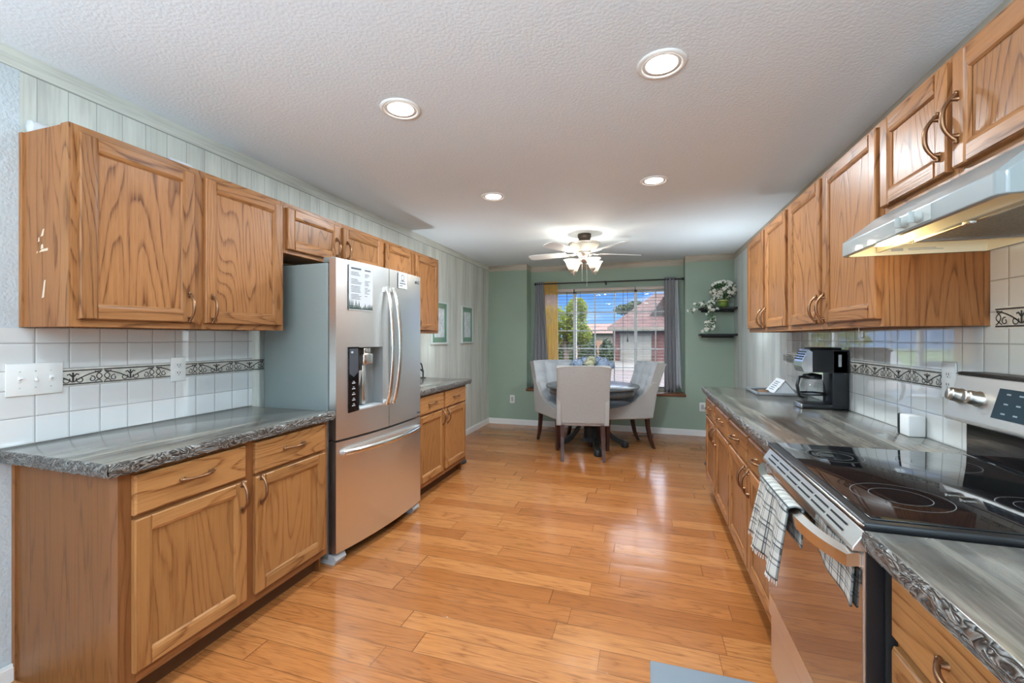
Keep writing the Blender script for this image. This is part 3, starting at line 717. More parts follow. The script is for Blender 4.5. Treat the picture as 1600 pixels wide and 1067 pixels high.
# ------------------------------------------------------------------ tile backsplashes with scroll border
def scroll(mb, x, y0, z0, s, L=.21, H=.063, yflip=1, org_m=1):
    """one border tile (vine scroll) lying on the plane x, facing s"""
    X = x + s * .0012
    def rib(pts, w):
        n = len(pts); V = []; 
        for i, p in enumerate(pts):
            q0, q1 = pts[max(0, i - 1)], pts[min(n - 1, i + 1)]; d = Vector((q1[0] - q0[0], q1[1] - q0[1])).normalized(); nn = Vector((-d.y, d.x)) * w
            V += [(X, y0 + p[0] + nn.x, z0 + p[1] + nn.y), (X, y0 + p[0] - nn.x, z0 + p[1] - nn.y)]
        mb.add(V, [(2 * i, 2 * i + 1, 2 * i + 3, 2 * i + 2) for i in range(n - 1)], org_m)
    rib([(0, H - .003), (L, H - .003)], .0026); rib([(0, .003), (L, .003)], .0026)
    for sg in (-1, 1):
        c = L / 2
        def P_(a, b_): return (c + sg * a, b_)
        rib([P_(.004 + .095 * t, .012 + .042 * (t ** .8) + .004 * sin(t * pi)) for t in [i / 14 for i in range(15)]], .0024)
        sp = []
        for i in range(22):
            a = i / 21 * 2.1 * pi; r = .014 - .0042 * a / pi; sp.append(P_(.024 + r * cos(a + 2.6), .02 + r * sin(a + 2.6)))
        rib(sp, .002)
        sp = []
        for i in range(22):
            a = i / 21 * 2.0 * pi; r = .013 - .004 * a / pi; sp.append(P_(.066 - r * cos(a + 1.2), .02 + r * sin(a + 1.2)))
        rib(sp, .002)
        rib([P_(.076 + .026 * sin(t * pi), .008 + .046 * t) for t in [i / 10 for i in range(11)]], .002)
        rib([P_(.102 - .02 * sin(t * pi), .008 + .046 * t) for t in [i / 10 for i in range(11)]], .002)
        rib([P_(.002, .034), P_(.012, .046), P_(.020, .042)], .003)
    rib([(L / 2, .01), (L / 2, .052)], .0035)
t = thing('backsplash', 'white square-tile backsplash with scroll border behind the left counter', 'backsplash', (XL, 1.5, .914))
mb = MB(); mb.box(XL + .0005, XL + .007, .6, 2.062, .9145, 1.372); mb.build('tile_field', TILE_L, t, org=(0, 0, 0)).location = -Vector(t.location)
mb = MB(); mb.box(XL + .004, XL + .0085, 1.153, 2.062, 1.13, 1.203, 0); y = 1.153 - .07
while y < 2.06:
    if y > 1.0:
        yy0 = max(y, 1.153)
        if y < 1.153: pass
        scroll(mb, XL + .0085, y, 1.134, 1)
    y += .213
mb.build('scroll_border', [DECOBED, DECO], t)
t = thing('backsplash', 'glossy white square-tile backsplash with scroll border behind the coffee maker and range', 'backsplash', (XR, 3, .914))
mb = MB(); mb.box(XR - .007, XR - .0005, 1.13, 4.08, .9145, 1.374); mb.box(XR - .007, XR - .0005, .4, 1.13, .9145, 1.374); mb.box(XR - .007, XR - .0005, .9, 1.89, 1.374, 1.66)
mb.build('tile_field', TILE_R, t, org=(0, 0, 0)).location = -Vector(t.location)
mb = MB(); mb.box(XR - .0085, XR - .004, 2.02, 4.08, 1.13, 1.203, 0); y = 2.12
while y < 4.05: scroll(mb, XR - .0085, y, 1.134, -1, L=min(.21, 4.08 - y)); y += .213
mb.box(XR - .0085, XR - .004, .9, 1.862, 1.364, 1.437, 0); y = 1.862 - .213
while y > .9: scroll(mb, XR - .0085, y + .001, 1.369, -1); y -= .213
mb.build('scroll_border', [DECOBED, DECO], t)
# wall plates
def plate(name, label, cat, c, w, h, axis, kind, group=None):
    """axis: '+x','-x','-y' facing"""
    t = thing(name, label, cat, c)
    def Q(u, v, d):
        if axis == '+x': return (c[0] + d, c[1] + u, c[2] + v)
        if axis == '-x': return (c[0] - d, c[1] + u, c[2] + v)
        return (c[0] + u, c[1] - d, c[2] + v)
    def bx(mb, u0, u1, v0, v1, d0, d1, m=0):
        a, b_ = Q(u0, v0, d0), Q(u1, v1, d1); mb.rbox(min(a[0], b_[0]), max(a[0], b_[0]), min(a[1], b_[1]), max(a[1], b_[1]), min(a[2], b_[2]), max(a[2], b_[2]), .0015, m)
    mb = MB(); bx(mb, -w / 2, w / 2, -h / 2, h / 2, 0, .006); mb.build('cover_plate', WHITEP, t)
    if kind == 'switch':
        for i in range(3):
            mb = MB(); u = (i - 1) * .046; bx(mb, u - .005, u + .005, -.012, .012, .005, .0075, 0)
            up = .008 if i != 1 else -.008; a = Q(u, 0, .006); b_ = Q(u, up, .02); mb.tube([a, b_], [.005, .0042], n=8)
            mb.build('toggle', WHITEP, t)
            for v in (-.032, .032):
                mb = MB(); mb.sphere(Q(u, v, .006), .0028, n=8); mb.build('screw', LGREY, t)
    elif kind == 'outlet':
        for v in (-.02, .02):
            mb = MB(); bx(mb, -.016, .016, v - .013, v + .013, .005, .0075); mb.build('receptacle', WHITEP, t)
            mb = MB()
            for u in (-.006, .006): bx(mb, u - .0012, u + .0012, v - .002, v + .008, .0070, .0079)
            mb.sphere(Q(0, v - .007, .0070), .0025, n=8); mb.build('slot', DGREY, t)
    else:
        mb = MB(); bx(mb, -.017, .017, -.033, .033, .005, .0085); mb.build('insert', LGREY, t)
    return t
plate('light_switch', 'white triple toggle switch plate on the left tile backsplash', 'light switch', (XL + .0085, 1.069, 1.17), .168, .125, '+x', 'switch')
plate('wall_outlet', 'white duplex outlet on the left backsplash border', 'outlet', (XL + .0088, 1.616, 1.17), .074, .122, '+x', 'outlet')
plate('wall_outlet', 'white outlet low on the green wall left of the dining set', 'outlet', (-1.943, YB - .0005, .388), .075, .125, '-y', 'decora')
plate('wall_outlet', 'white outlet low on the green wall beside the end of the right counter', 'outlet', (.752, YB - .0005, .395), .075, .118, '-y', 'decora')
plate('wall_outlet', 'white duplex outlet on the right backsplash beside the range knobs', 'outlet', (XR - .0088, 2.085, 1.17), .078, .14, '-x', 'outlet')

# ------------------------------------------------------------------ refrigerator
def fridge():
    A = radians(-3.4)
    t = thing('refrigerator', 'stainless french-door refrigerator with water dispenser and papers on its doors', 'refrigerator', (-1.712, 2.075, 0), A, local=True)
    Wd, D = .888, .57; bow = .034
    # local: x outward (0 at the door edge plane), y along the face
    def fw(y): return bow * (1 - ((y - Wd / 2) / (Wd / 2)) ** 2)
    mb = MB(); mb.rbox(-D, -.062, .0, Wd, .03, 1.775, .006); mb.build('cabinet_body', FSIDE, t)
    mb = MB(); mb.box(-.062, -.05, .012, Wd - .012, .06, 1.765); mb.build('door_gasket', DGREY, t)
    mb = MB(); mb.rbox(-.10, -.02, .004, .12, 1.777, 1.808, .006); mb.build('hinge_cover', FSIDE, t)
    mb = MB(); mb.rbox(-.10, -.02, Wd - .12, Wd - .004, 1.777, 1.808, .006); mb.build('hinge_cover', FSIDE, t)
    mb = MB(); mb.prism([(-.16, .002), (-.02, .002), (-.005, .03), (-.02, .06), (-.16, .06)], .004, .09, 1); mb.build('foot', LGREY, t)
    mb = MB(); mb.prism([(-.16, .002), (-.02, .002), (-.005, .03), (-.02, .06), (-.16, .06)], Wd - .09, Wd - .004, 1); mb.build('foot', LGREY, t)
    mb = MB(); mb.box(-.10, -.065, .09, Wd - .09, .012, .07); mb.build('toe_grille', DGREY, t)
    def panel(y0, y1, z0, z1, hole=None):
        mb = MB(); n = 18
        ys = [y0 + (y1 - y0) * i / n for i in range(n + 1)]
        if hole: ys = sorted(set(ys) - {y for y in ys if abs(y - hole[0]) < .012 or abs(y - hole[1]) < .012} | {hole[0], hole[1]})
        zs = [z0, z1] if not hole else [z0, hole[2], hole[3], z1]
        for a, b_ in zip(ys[:-1], ys[1:]):
            for c, d in zip(zs[:-1], zs[1:]):
                if hole and a >= hole[0] - 1e-6 and b_ <= hole[1] + 1e-6 and c == hole[2]: continue
                mb.add([(fw(a), a, c), (fw(b_), b_, c), (fw(b_), b_, d), (fw(a), a, d)], [(0, 1, 2, 3)], 0, True)
        xb = -.05
        r = .0
        mb.quad((xb, y0, z0), (fw(y0), y0, z0), (fw(y0), y0, z1), (xb, y0, z1), 1); mb.quad((xb, y1, z0), (fw(y1), y1, z0), (fw(y1), y1, z1), (xb, y1, z1), 1)
        for z in (z0, z1):
            V = [(fw(y), y, z) for y in ys] + [(xb, y, z) for y in reversed(ys)]; mb.add(V, [tuple(range(len(V)))], 1)
        mb.quad((xb, y0, z0), (xb, y1, z0), (xb, y1, z1), (xb, y0, z1), 1)
        if hole:
            h0, h1, c, d = hole; xi = -.045
            mb.quad((fw(h0), h0, c), (xi, h0, c), (xi, h0, d), (fw(h0), h0, d), 2); mb.quad((fw(h1), h1, c), (xi, h1, c), (xi, h1, d), (fw(h1), h1, d), 2)
            for z in (c, d): mb.quad((fw(h0), h0, z), (fw(h1), h1, z), (xi, h1, z), (xi, h0, z), 2)
            mb.quad((xi, h0, c), (xi, h1, c), (xi, h1, d), (xi, h0, d), 2)
        return mb
    bm2 = [STEEL, STEELW, pm('dispenser_recess', (.30, .31, .305), .4, .3)]
    dl = panel(.0, .449, .735, 1.80, (.165, .385, .895, 1.275)); dl = dl.build('door', bm2, t)
    dr = panel(.456, Wd, .735, 1.80).build('door', bm2, t)
    fz = panel(.0, Wd, .075, .722).build('freezer_drawer', bm2, t)
    # door handles: bowed bars
    def bow_bar(y, z0, z1, lean):
        mb = MB(); path = []; rs = []
        for i in range(25):
            s = i / 24; path.append((fw(y) + .012 + .05 * sin(pi * s) ** .7, y + lean * sin(pi * s), z0 + (z1 - z0) * s)); rs.append(.016)
        mb.tube(path, rs, n=12, flat=.7)
        for z, k in ((z0 + .004, 0), (z1 - .004, 0)): mb.rbox(fw(y) - .001, fw(y) + .02, y - .014, y + .014, z - .02, z + .02, .005)
        return mb
    bow_bar(.418, .90, 1.66, -.006).build('door_handle', STEELH, dl); bow_bar(.487, .90, 1.66, .006).build('door_handle', STEELH, dr)
    mb = MB(); path = []
    for i in range(25):
        s = i / 24; y = .05 + (Wd - .10) * s; path.append((fw(y) + .012 + .038 * sin(pi * s) ** .5, y, .655))
    mb.tube(path, .018, n=12, flat=1.0); 
    for y in (.055, Wd - .055): mb.rbox(fw(y) - .001, fw(y) + .02, y - .02, y + .02, .64, .67, .005)
    mb.build('drawer_handle', STEELH, fz)
    # dispenser
    mb = MB(); x0 = fw(.12)
    mb.add([(fw(.083) + .004, .083, .882), (fw(.163) + .006, .163, .888), (fw(.163) + .006, .163, 1.278), (fw(.083) + .004, .083, 1.278)] + [(fw(.083) - .01, .083, .882), (fw(.163) - .01, .163, .888), (fw(.163) - .01, .163, 1.278), (fw(.083) - .01, .083, 1.278)],
           [(0, 1, 2, 3), (4, 5, 6, 7), (0, 1, 5, 4), (1, 2, 6, 5), (2, 3, 7, 6), (3, 0, 4, 7)], 0)
    cp = mb.build('control_panel', BGLOSS, dl)
    mb = MB(); mb.add([(fw(.09) + .0055, .09, 1.12), (fw(.123) + .006, .123, 1.095), (fw(.157) + .007, .157, 1.125), (fw(.157) + .007, .157, 1.268), (fw(.09) + .0055, .09, 1.268)], [(0, 1, 2, 3, 4)]); mb.build('display', DGREY, cp)
    mb = MB()
    for i in range(5):
        z = .92 + i * .034; mb.box(fw(.12) + .006, fw(.12) + .0075, .108, .135, z, z + .006); mb.box(fw(.12) + .006, fw(.12) + .0075, .116, .128, z + .011, z + .015)
    mb.box(fw(.12) + .0055, fw(.12) + .0075, .1, .118, 1.24, 1.252)
    mb.build('button_marks', LGREY, cp)
    mb = MB(); mb.rbox(-.03, fw(.27) - .002, .21, .30, 1.165, 1.235, .008); mb.rbox(-.03, fw(.27) - .012, .225, .285, 1.235, 1.27, .004); mb.build('ice_chute', STEELH, dl)
    mb = MB(); mb.rbox(-.04, -.012, .245, .275, .91, 1.17, .006); mb.build('water_lever', STEELH, dl)
    mb = MB(); mb.prism([(-.035, 1.0), (-.025, 1.0), (.012, 1.13), (.0, 1.13)], .175, .215, 1); mb.build('ice_paddle', LGREY, dl)
    mb = MB(); mb.rbox(-.04, fw(.27) + .006, .168, .383, .888, .905, .004); mb.build('drip_tray', LGREY, dl)
    # logo and badge
    cu = bpy.data.curves.new('logo', 'FONT'); cu.body = 'LG'; cu.size = .034; cu.extrude = .0006; cu.materials.append(DGREY); lt = bpy.data.objects.new('logo_text', cu); lo = bpy.data.objects.new('logo', bpy.data.meshes.new_from_object(lt)); bpy.data.objects.remove(lt); COL.objects.link(lo); lo.parent = dr
    yy = .825; lo.location = (fw(yy) + .003, yy, 1.742); lo.rotation_euler = (radians(90), 0, radians(90 + 7)); 
    mb = MB(); mb.lathe([(.0005, 0), (.013, 0), (.013, .0015), (.0005, .0015)], (fw(.805) + .002, .805, 1.754), n=16, axis='X'); mb.build('emblem', DGREY, dr)
    mb = MB(); mb.box(fw(.85) - .001, fw(.85) + .003, .825, .875, .757, .767); mb.build('badge', DGREY, dr)
    return t, fw
FR, fw = fridge()
from math import atan2
def on_fridge(name, label, cat, y0, y1, z0, z1):
    FRM = Matrix.Translation(FR.location) @ Matrix.Rotation(FR.rotation_euler.z, 4, 'Z')
    yc = (y0 + y1) / 2; sl = -2 * .034 * (yc - .444) / .444 ** 2
    a = FRM @ Vector((fw(yc) + .0045, yc, (z0 + z1) / 2))
    return thing(name, label, cat, a, FR.rotation_euler.z - math.atan(sl), local=True)
t = on_fridge('flyer', 'white printed flyer with pine trees, taped to the left refrigerator door', 'flyer', .085, .28, 1.505, 1.775)
w, h = .098, .137
mb = MB(); mb.box(-.001, .0006, -w, w, -h, h); mb.build('sheet', PAPER, t)
mb = MB(); r = random.Random(3)
def tl(y0, y1, z, k=.0024): mb.box(.0006, .0011, y0, y1, z - k, z + k)
tl(-.08, .0, h - .022, .005); tl(.03, .08, h - .024, .004)
for i in range(20):
    z = h - .045 - i * .0085
    if i in (3, 4, 9, 15): continue
    tl(-.08, -.08 + r.uniform(.05, .085), z, .0014); 
    if i < 17: tl(.03, .03 + r.uniform(.02, .05), z - .004, .0014)
mb.build('printed_lines', INK, t)
mb = MB()
for i in range(16):
    y = -w + .005 + i * .0126; hh = r.choice([.02, .03, .045, .05, .025]) * (1.2 if y < 0 else .8)
    for k in range(3):
        zz = -h + .004 + k * hh * .26; ww = .009 * (1 - k * .25)
        mb.add([(.0009, max(-w, y - ww), zz), (.0009, min(w, y + ww), zz), (.0009, y, zz + hh * .5)], [(0, 1, 2)])
mb.build('printed_pines', PINE, t)
t = on_fridge('notice_card', 'small white printed card taped high on the right refrigerator door', 'card', .55, .665, 1.685, 1.79)
mb = MB(); mb.box(-.001, .0006, -.055, .055, -.055, .055); mb.build('sheet', PAPER, t)
mb = MB(); mb.lathe([(.016, 0), (.022, 0)], (.001, 0, .022), n=16, axis='X'); mb.box(.0006, .0011, -.028, .03, -.006, .0); mb.box(.0006, .0011, -.04, .04, -.024, -.016); mb.box(.0006, .0011, -.04, .0, -.04, -.034); mb.build('printed_mark', INK, t)

# ------------------------------------------------------------------ range and hood
RY0, RY1 = 1.135, 1.897
t = thing('range', 'stainless and black glass-top electric range between the right counters', 'range', (.78, 1.516, 0))
mb = MB(); mb.box(.505, 1.10, RY0, RY1, .03, .905); mb.build('oven_body', BLACKM, t)
mb = MB()
for y in (RY0 + .05, RY1 - .05):
    for x in (.56, 1.05): mb.lathe([(.018, .0), (.018, .03)], (x, y, 0), n=12, caps=True)
mb.build('leveling_foot', BLACK, t)
mb = MB(); mb.rbox(.462, 1.075, RY0 - .002, RY1 + .002, .905, .927, .006); ct = mb.build('cooktop_frame', BLACK, t)
mb = MB(); mb.rbox(.485, 1.05, RY0 + .018, RY1 - .018, .9265, .931, .0015); mb.build('cooktop_glass', BGLOSS, ct)
for (x, y, r0) in ((.62, 1.33, .1), (.62, 1.72, .08), (.9, 1.33, .08), (.9, 1.72, .1)):
    mb = MB()
    for rr in (r0, r0 * .62): mb.lathe([(rr - .0009, 0), (rr + .0009, 0)], (x, y, .9313), n=40, smooth=False)
    mb.build('burner_mark', pm('burner_grey', (.14, .14, .14), .4) if 'burner_grey' not in MATS else MATS['burner_grey'], ct)
mb = MB(); mb.tube([(.4665, RY0, .918), (.4615, RY0 + .01, .9195), (.4615, RY1 - .01, .9195), (.4665, RY1, .918)], .0035, n=8); mb.build('chrome_trim', STEELH, ct)
# oven door with window, vent slots and bowed handle
mb = MB()
mb.box(.468, .505, RY0 + .004, RY1 - .004, .265, .862, 0)
od = mb.build('oven_door', BLACK, t, bevel=.003)
mb = MB(); mb.box(.4655, .4685, RY0 + .004, RY1 - .004, .265, .862); mb.build('door_skin', STEELW, od)
mb = MB(); mb.box(.4635, .466, RY0 + .006, RY1 - .006, .345, .815, 0); mb.build('oven_window', pm('oven_door_glass', (.40, .385, .37), .03, .9), od)
mb = MB(); mb.prism([(.475, .903), (.468, .903), (.444, .866), (.444, .858), (.475, .858)], RY0 + .004, RY1 - .004, 1); vl = mb.build('vent_ledge', STEELW, t, bevel=.002)
mb = MB()
for i in range(6):
    y = RY0 + .07 + i * .108
    for k in (.25, .62):
        x = .444 + .024 * k; z = .866 + .037 * k; mb.add([(x - .0016, y, z + .001), (x - .0016, y + .092, z + .001), (x + .0012, y + .092, z + .0053), (x + .0012, y, z + .0053)], [(0, 1, 2, 3)])
mb.build('vent_slot', BLACK, vl)
mb = MB(); n = 28; V = []
prof = [(.0, .0), (.0, .028), (.022, .034), (.026, .03), (.026, .004)]
def hx(s): return .466 - .030 - .046 * (1 - abs(2 * s - 1) ** 4)
rings = []
for i in range(n + 1):
    s = i / n; y = RY0 + .012 + (RY1 - RY0 - .024) * s; x = hx(s)
    for (a, b_) in prof: V.append((x + a, y, .818 + b_))
k = len(prof); F = [(i * k + j, i * k + (j + 1) % k, (i + 1) * k + (j + 1) % k, (i + 1) * k + j) for i in range(n) for j in range(k)] + [tuple(range(k)), tuple(range(n * k, n * k + k))]
mb.add(V, F, 0)
for y in (RY0 + .016, RY1 - .054): mb.box(.441, .4648, y, y + .038, .8195, .8475)
mb.build('oven_handle', STEELH, od)
mb = MB(); mb.box(.472, .505, RY0 + .004, RY1 - .004, .055, .25, 0); dw = mb.build('storage_drawer', STEELW, t, bevel=.003)
mb = MB(); mb.lathe([(.0005, 0), (.016, 0), (.016, -.003), (.0005, -.004)], (.4655, RY0 + .20, .305), n=20, axis='X', sx=.8); mb.build('badge', STEELH, od)
# backguard
mb = MB(); mb.prism([(1.075, .928), (1.128, .928), (1.128, 1.06), (1.075, 1.06)], RY0, RY1, 1, 0); mb.build('backguard_riser', BGLOSS, t)
mb = MB(); prof = [(1.016, 1.05), (1.012, 1.06), (1.05, 1.205), (1.06, 1.212), (1.128, 1.212), (1.128, 1.05)]
mb.prism(prof, RY0 - .004, RY1 + .004, 1); bgd = mb.build('control_panel', STEELW, t, bevel=.004)
mb = MB(); mb.prism([(1.046, 1.209), (1.062, 1.2165), (1.129, 1.2165), (1.129, 1.209)], RY0 - .005, RY1 + .005, 1); mb.build('backguard_cap', BLACK, bgd)
def onpanel(v, d): # v: 0..1 up the sloping face, d outward
    a = Vector((1.012, 0, 1.06)); b_ = Vector((1.05, 0, 1.205)); nrm = Vector((-(b_.z - a.z), 0, (b_.x - a.x))).normalized(); p = a.lerp(b_, v); return p + nrm * d
for (y, v) in ((1.848, .52), (1.765, .52), (1.255, .52), (1.185, .52)):
    p0 = onpanel(v, 0); nrm = (onpanel(v, 1) - p0).normalized(); R = nrm.to_track_quat('Z', 'Y').to_matrix()
    mb = MB(); mb.lathe([(.026, 0), (.026, .004), (.023, .006), (.022, .03), (.020, .034), (.0005, .035)], (p0.x, y, p0.z), n=24, rot=R); kn = mb.build('knob', pm('knob_nickel', (.55, .51, .45), .32, 1.0) if 'knob_nickel' not in MATS else MATS['knob_nickel'], bgd)
    mb = MB(); c = Vector((p0.x, y, p0.z)) + nrm * .034; mb.tube([c + Vector((0, 0, -.017)), c + Vector((0, 0, .017))], .005, n=8); mb.build('grip', STEELH, kn)
mb = MB(); y0, y1 = 1.30, 1.695
def pq(v, y, d): p = onpanel(v, d); return (p.x, y, p.z)
mb.add([pq(.2, y0, .002), pq(.2, y1, .002), pq(.82, y1, .002), pq(.82, y0, .002)] + [pq(.2, y0, -.004), pq(.2, y1, -.004), pq(.82, y1, -.004), pq(.82, y0, -.004)], [(0, 1, 2, 3), (4, 5, 6, 7), (0, 1, 5, 4), (1, 2, 6, 5), (2, 3, 7, 6), (3, 0, 4, 7)])
ds = mb.build('display', LCD, bgd)
mb = MB()
for i in range(8):
    for j in range(3):
        y = y0 + .03 + i * .045; v = .3 + j * .2; mb.add([pq(v, y, .003), pq(v, y + .016, .003), pq(v + .03, y + .016, .003), pq(v + .03, y, .003)], [(0, 1, 2, 3)])
mb.build('key_label', pm('key_print', (.25, .30, .34), .5), ds)

# towel over the oven handle
t = thing('dish_towel', 'plaid black and white dish towel draped over the oven door handle', 'towel', (.41, 1.6, .848))
def towel(y0, y1, lift, fr_len, bk_len, off):
    me = MB(); nu, nv = 16, 30; uvs = []
    def fn(u, v):
        yy = y0 + (y1 - y0) * u; s = (yy - RY0 - .012) / (RY1 - RY0 - .024); x = hx(min(1, max(0, s)))
        L = v * (fr_len + bk_len + .06); fold = .009 * sin(u * 4 * pi + off)
        uvs.append((u * (y1 - y0) * 1.5 + off, L))
        if L < fr_len:
            dz = fr_len - L; sp = dz / fr_len
            return (x - .006 - .018 * sp - fold * (.5 + sp) - .01 * sp, yy + .05 * sp * (u - .35) + .02 * sp, .846 - dz)
        if L < fr_len + .06:
            a = (L - fr_len) / .06 * pi; return (x + .013 - .021 * cos(a), yy, .850 + .012 * sin(a) + lift)
        dz = L - fr_len - .06; return (x + .031 - .004 * (dz / bk_len) + fold * .15, yy, .848 - dz)
    me.grid(fn, nu, nv)
    o = me.build('cloth', PLAID, t, solid=.004, recalc=False)
    ul = o.data.uv_layers.new(name='UVMap')
    for lp in o.data.loops: ul.data[lp.index].uv = uvs[lp.vertex_index]
    # fringe
    f = MB(); r = random.Random(5)
    for i in range(46):
        u = i / 45; p = Vector(fn(u, 0)); f.tube([p, p + Vector((r.uniform(-.004, .002), r.uniform(-.003, .003), -.014))], .0013, n=5)
    f.build('fringe', pm('fringe_cotton', (.70, .68, .62), .9) if 'fringe_cotton' not in MATS else MATS['fringe_cotton'], t)
towel(1.375, 1.665, 0, .20, .10, 0.0)
mb = MB(); uvs = []
def tail(u, v):
    yy = 1.16 + .23 * u; uvs.append((u * .34, v * .2)); return (.457 + .004 * sin(u * 9), yy + .02 * v, .846 - (.135 - .045 * u) * v)
mb.grid(tail, 16, 12); o = mb.build('cloth', PLAID, t, solid=.004, recalc=False); ul = o.data.uv_layers.new(name='UVMap')
for lp in o.data.loops: ul.data[lp.index].uv = uvs[lp.vertex_index]

# hood
HY0, HY1 = 1.140, 1.8905
t = thing('range_hood', 'white under-cabinet range hood with its lamp on above the range', 'range hood', (.88, 1.507, 1.62))
def hood_ring(x0, ch, z, ins=0):
    return [(x0, HY0 + ch, z), (x0, HY1 - ch, z), (x0 + ch * .8, HY1, z), (XR - .008, HY1, z), (XR - .008, HY0, z), (x0 + ch * .8, HY0, z)]
mb = MB(); xh = .70
A_ = hood_ring(xh, .016, 1.632); B_ = hood_ring(xh, .016, 1.681); C_ = hood_ring(.80, .03, 1.764); D_ = [(p[0] + (.015 if p[0] < 1 else -.012), p[1] + (.012 if p[1] < 1.3 else -.012 if p[1] > 1.7 else 0), 1.632) for p in A_]
E_ = [(p[0], p[1], 1.672) for p in D_]
V = A_ + B_ + C_; n = 6
F = [(i, (i + 1) % n, n + (i + 1) % n, n + i) for i in range(n)] + [(n + i, n + (i + 1) % n, 2 * n + (i + 1) % n, 2 * n + i) for i in range(n)] + [tuple(range(2 * n, 3 * n))]
o0 = len(V); V += D_; F += [(i, (i + 1) % n, o0 + (i + 1) % n, o0 + i) for i in range(n)]
mb.add(V, F, 0); mb.build('canopy', HOODW, t, bevel=.003)
mb = MB(); V = D_ + E_; F = [(i, (i + 1) % n, n + (i + 1) % n, n + i) for i in range(n)] + [tuple(range(n, 2 * n))]; mb.add(V, F, 0)
mb.build('inner_liner', IVORY, t)
mb = MB(); mb.box(.80, .81, HY0 + .06, HY1 - .03, 1.64, 1.672); mb.box(.81, 1.09, 1.70, 1.71, 1.64, 1.672); mb.build('liner_rib', IVORY, t)
mb = MB(); mb.rbox(.815, 1.09, 1.18, 1.66, 1.638, 1.650, .003); fl = mb.build('grease_filter', DARKF, t)
mb = MB(); mb.box(.81, .818, 1.175, 1.665, 1.634, 1.653); mb.box(1.088, 1.096, 1.175, 1.665, 1.634, 1.653); mb.box(.81, 1.096, 1.172, 1.18, 1.634, 1.653); mb.box(.81, 1.096, 1.66, 1.668, 1.634, 1.653); mb.rbox(.80, .815, 1.40, 1.43, 1.63, 1.64, .002); mb.build('filter_frame', STEELH, fl)
mb = MB(); mb.lathe([(.0005, 1.638), (.02, 1.640), (.03, 1.652), (.03, 1.671)], (.755, 1.72, 0), n=20); mb.build('lamp_bulb', HBULB, t)
mb = MB(); mb.box(xh - .002, xh + .001, 1.36, 1.52, 1.637, 1.677); sp_ = mb.build('switch_plate', pm('switch_plate_cream', (.36, .38, .36), .4), t)
for y in (1.41, 1.472):
    mb = MB(); mb.lathe([(.016, 0), (.014, .012), (.0005, .013)], (xh - .001, y, 1.657), n=18, axis='X', rot=Matrix.Rotation(pi, 3, 'Z') @ Matrix.Identity(3)); mb.build('knob', MATS['switch_plate_cream'], sp_)
    mb = MB(); mb.rbox(xh - .026, xh - .01, y - .003, y + .003, 1.642, 1.672, .002); mb.build('knob_grip', MATS['switch_plate_cream'], sp_)
mb = MB(); mb.box(.85, .885, HY1 - .0135, HY1 - .0115, 1.645, 1.655); mb.box(.90, 1.0, HY1 - .0135, HY1 - .0115, 1.646, 1.649); mb.box(.90, .98, HY1 - .0135, HY1 - .0115, 1.651, 1.654); mb.build('rating_label', LGREY, t)
la = bpy.data.lights.new('hood_lamp', 'POINT'); la.energy = HOOD_W; la.color = (1, .80, .42); la.shadow_soft_size = .03; lo_ = bpy.data.objects.new('hood_lamp', la); COL.objects.link(lo_); lo_.location = (.76, 1.70, 1.615)

# ------------------------------------------------------------------ things on the counters
# coffee maker (faces -x)
t = thing('coffee_maker', 'black drip coffee maker with glass carafe on the right counter', 'coffee maker', (1.02, 3.02, .9142))
y0, y1 = 2.93, 3.075
mb = MB(); mb.rbox(1.045, 1.128, y0, y1, .915, 1.262, .008)
mb.prism([(.93, 1.262), (1.128, 1.262), (1.128, 1.13), (.905, 1.13), (.893, 1.165), (.898, 1.19)], y0, y1, 1); mb.build('housing', BLACK, t)
mb = MB(); mb.prism([(.925, 1.2645), (.9285, 1.2645), (.9285, 1.1315), (.903, 1.1315), (.889, 1.165), (.894, 1.192)], y0 - .001, y1 + .001, 1)
mb.add([(.894, y0 - .0016, 1.192), (.889, y0 - .0016, 1.165), (.903, y0 - .0016, 1.1315), (.945, y0 - .0016, 1.1315), (.945, y0 - .0016, 1.25), (.925, y0 - .0016, 1.2645)], [(0, 1, 2, 3, 4, 5)])
mb.build('front_panel', STEELH, t)
mb = MB()
for i in range(4):
    s = .2 + i * .2; p = Vector((.894, 0, 1.192)).lerp(Vector((.925, 0, 1.2645)), s)
    for yy in (y0 + .04, y0 + .085, y0 + .13): mb.box(p.x - .003, p.x + .004, yy - .014, yy + .014, p.z - .004, p.z + .004)
mb.build('button', BLACK, t)
mb = MB(); mb.rbox(.895, 1.05, y0, y1, .915, .945, .006); mb.build('base', BLACK, t)
mb = MB(); mb.rbox(.888, .90, y0 + .004, y1 - .004, .917, .943, .003); mb.build('base_trim', STEELH, t)
mb = MB(); mb.rbox(.94, 1.10, y0 + .02, y1 - .02, 1.262, 1.276, .006); mb.build('lid', BLACK, t)
mb = MB(); mb.box(1.075, 1.09, y0 - .0015, y0 + .001, 1.165, 1.235); mb.build('water_gauge', LGREY, t)
mb = MB(); mb.lathe([(.0005, .948), (.05, .948), (.066, .965), (.070, 1.0), (.062, 1.05), (.045, 1.095), (.045, 1.11)], (.972, 3.015, 0), n=28); cf = mb.build('carafe', CARAFE, t)
mb = MB(); mb.lathe([(.047, 1.085), (.049, 1.09), (.049, 1.112), (.0005, 1.122)], (.972, 3.015, 0), n=24); mb.build('carafe_lid', BLACK, cf)
mb = MB(); mb.lathe([(.071, .99), (.0722, .992), (.0722, 1.0), (.071, 1.002)], (.972, 3.015, 0), n=24); mb.build('carafe_band', BLACK, cf)
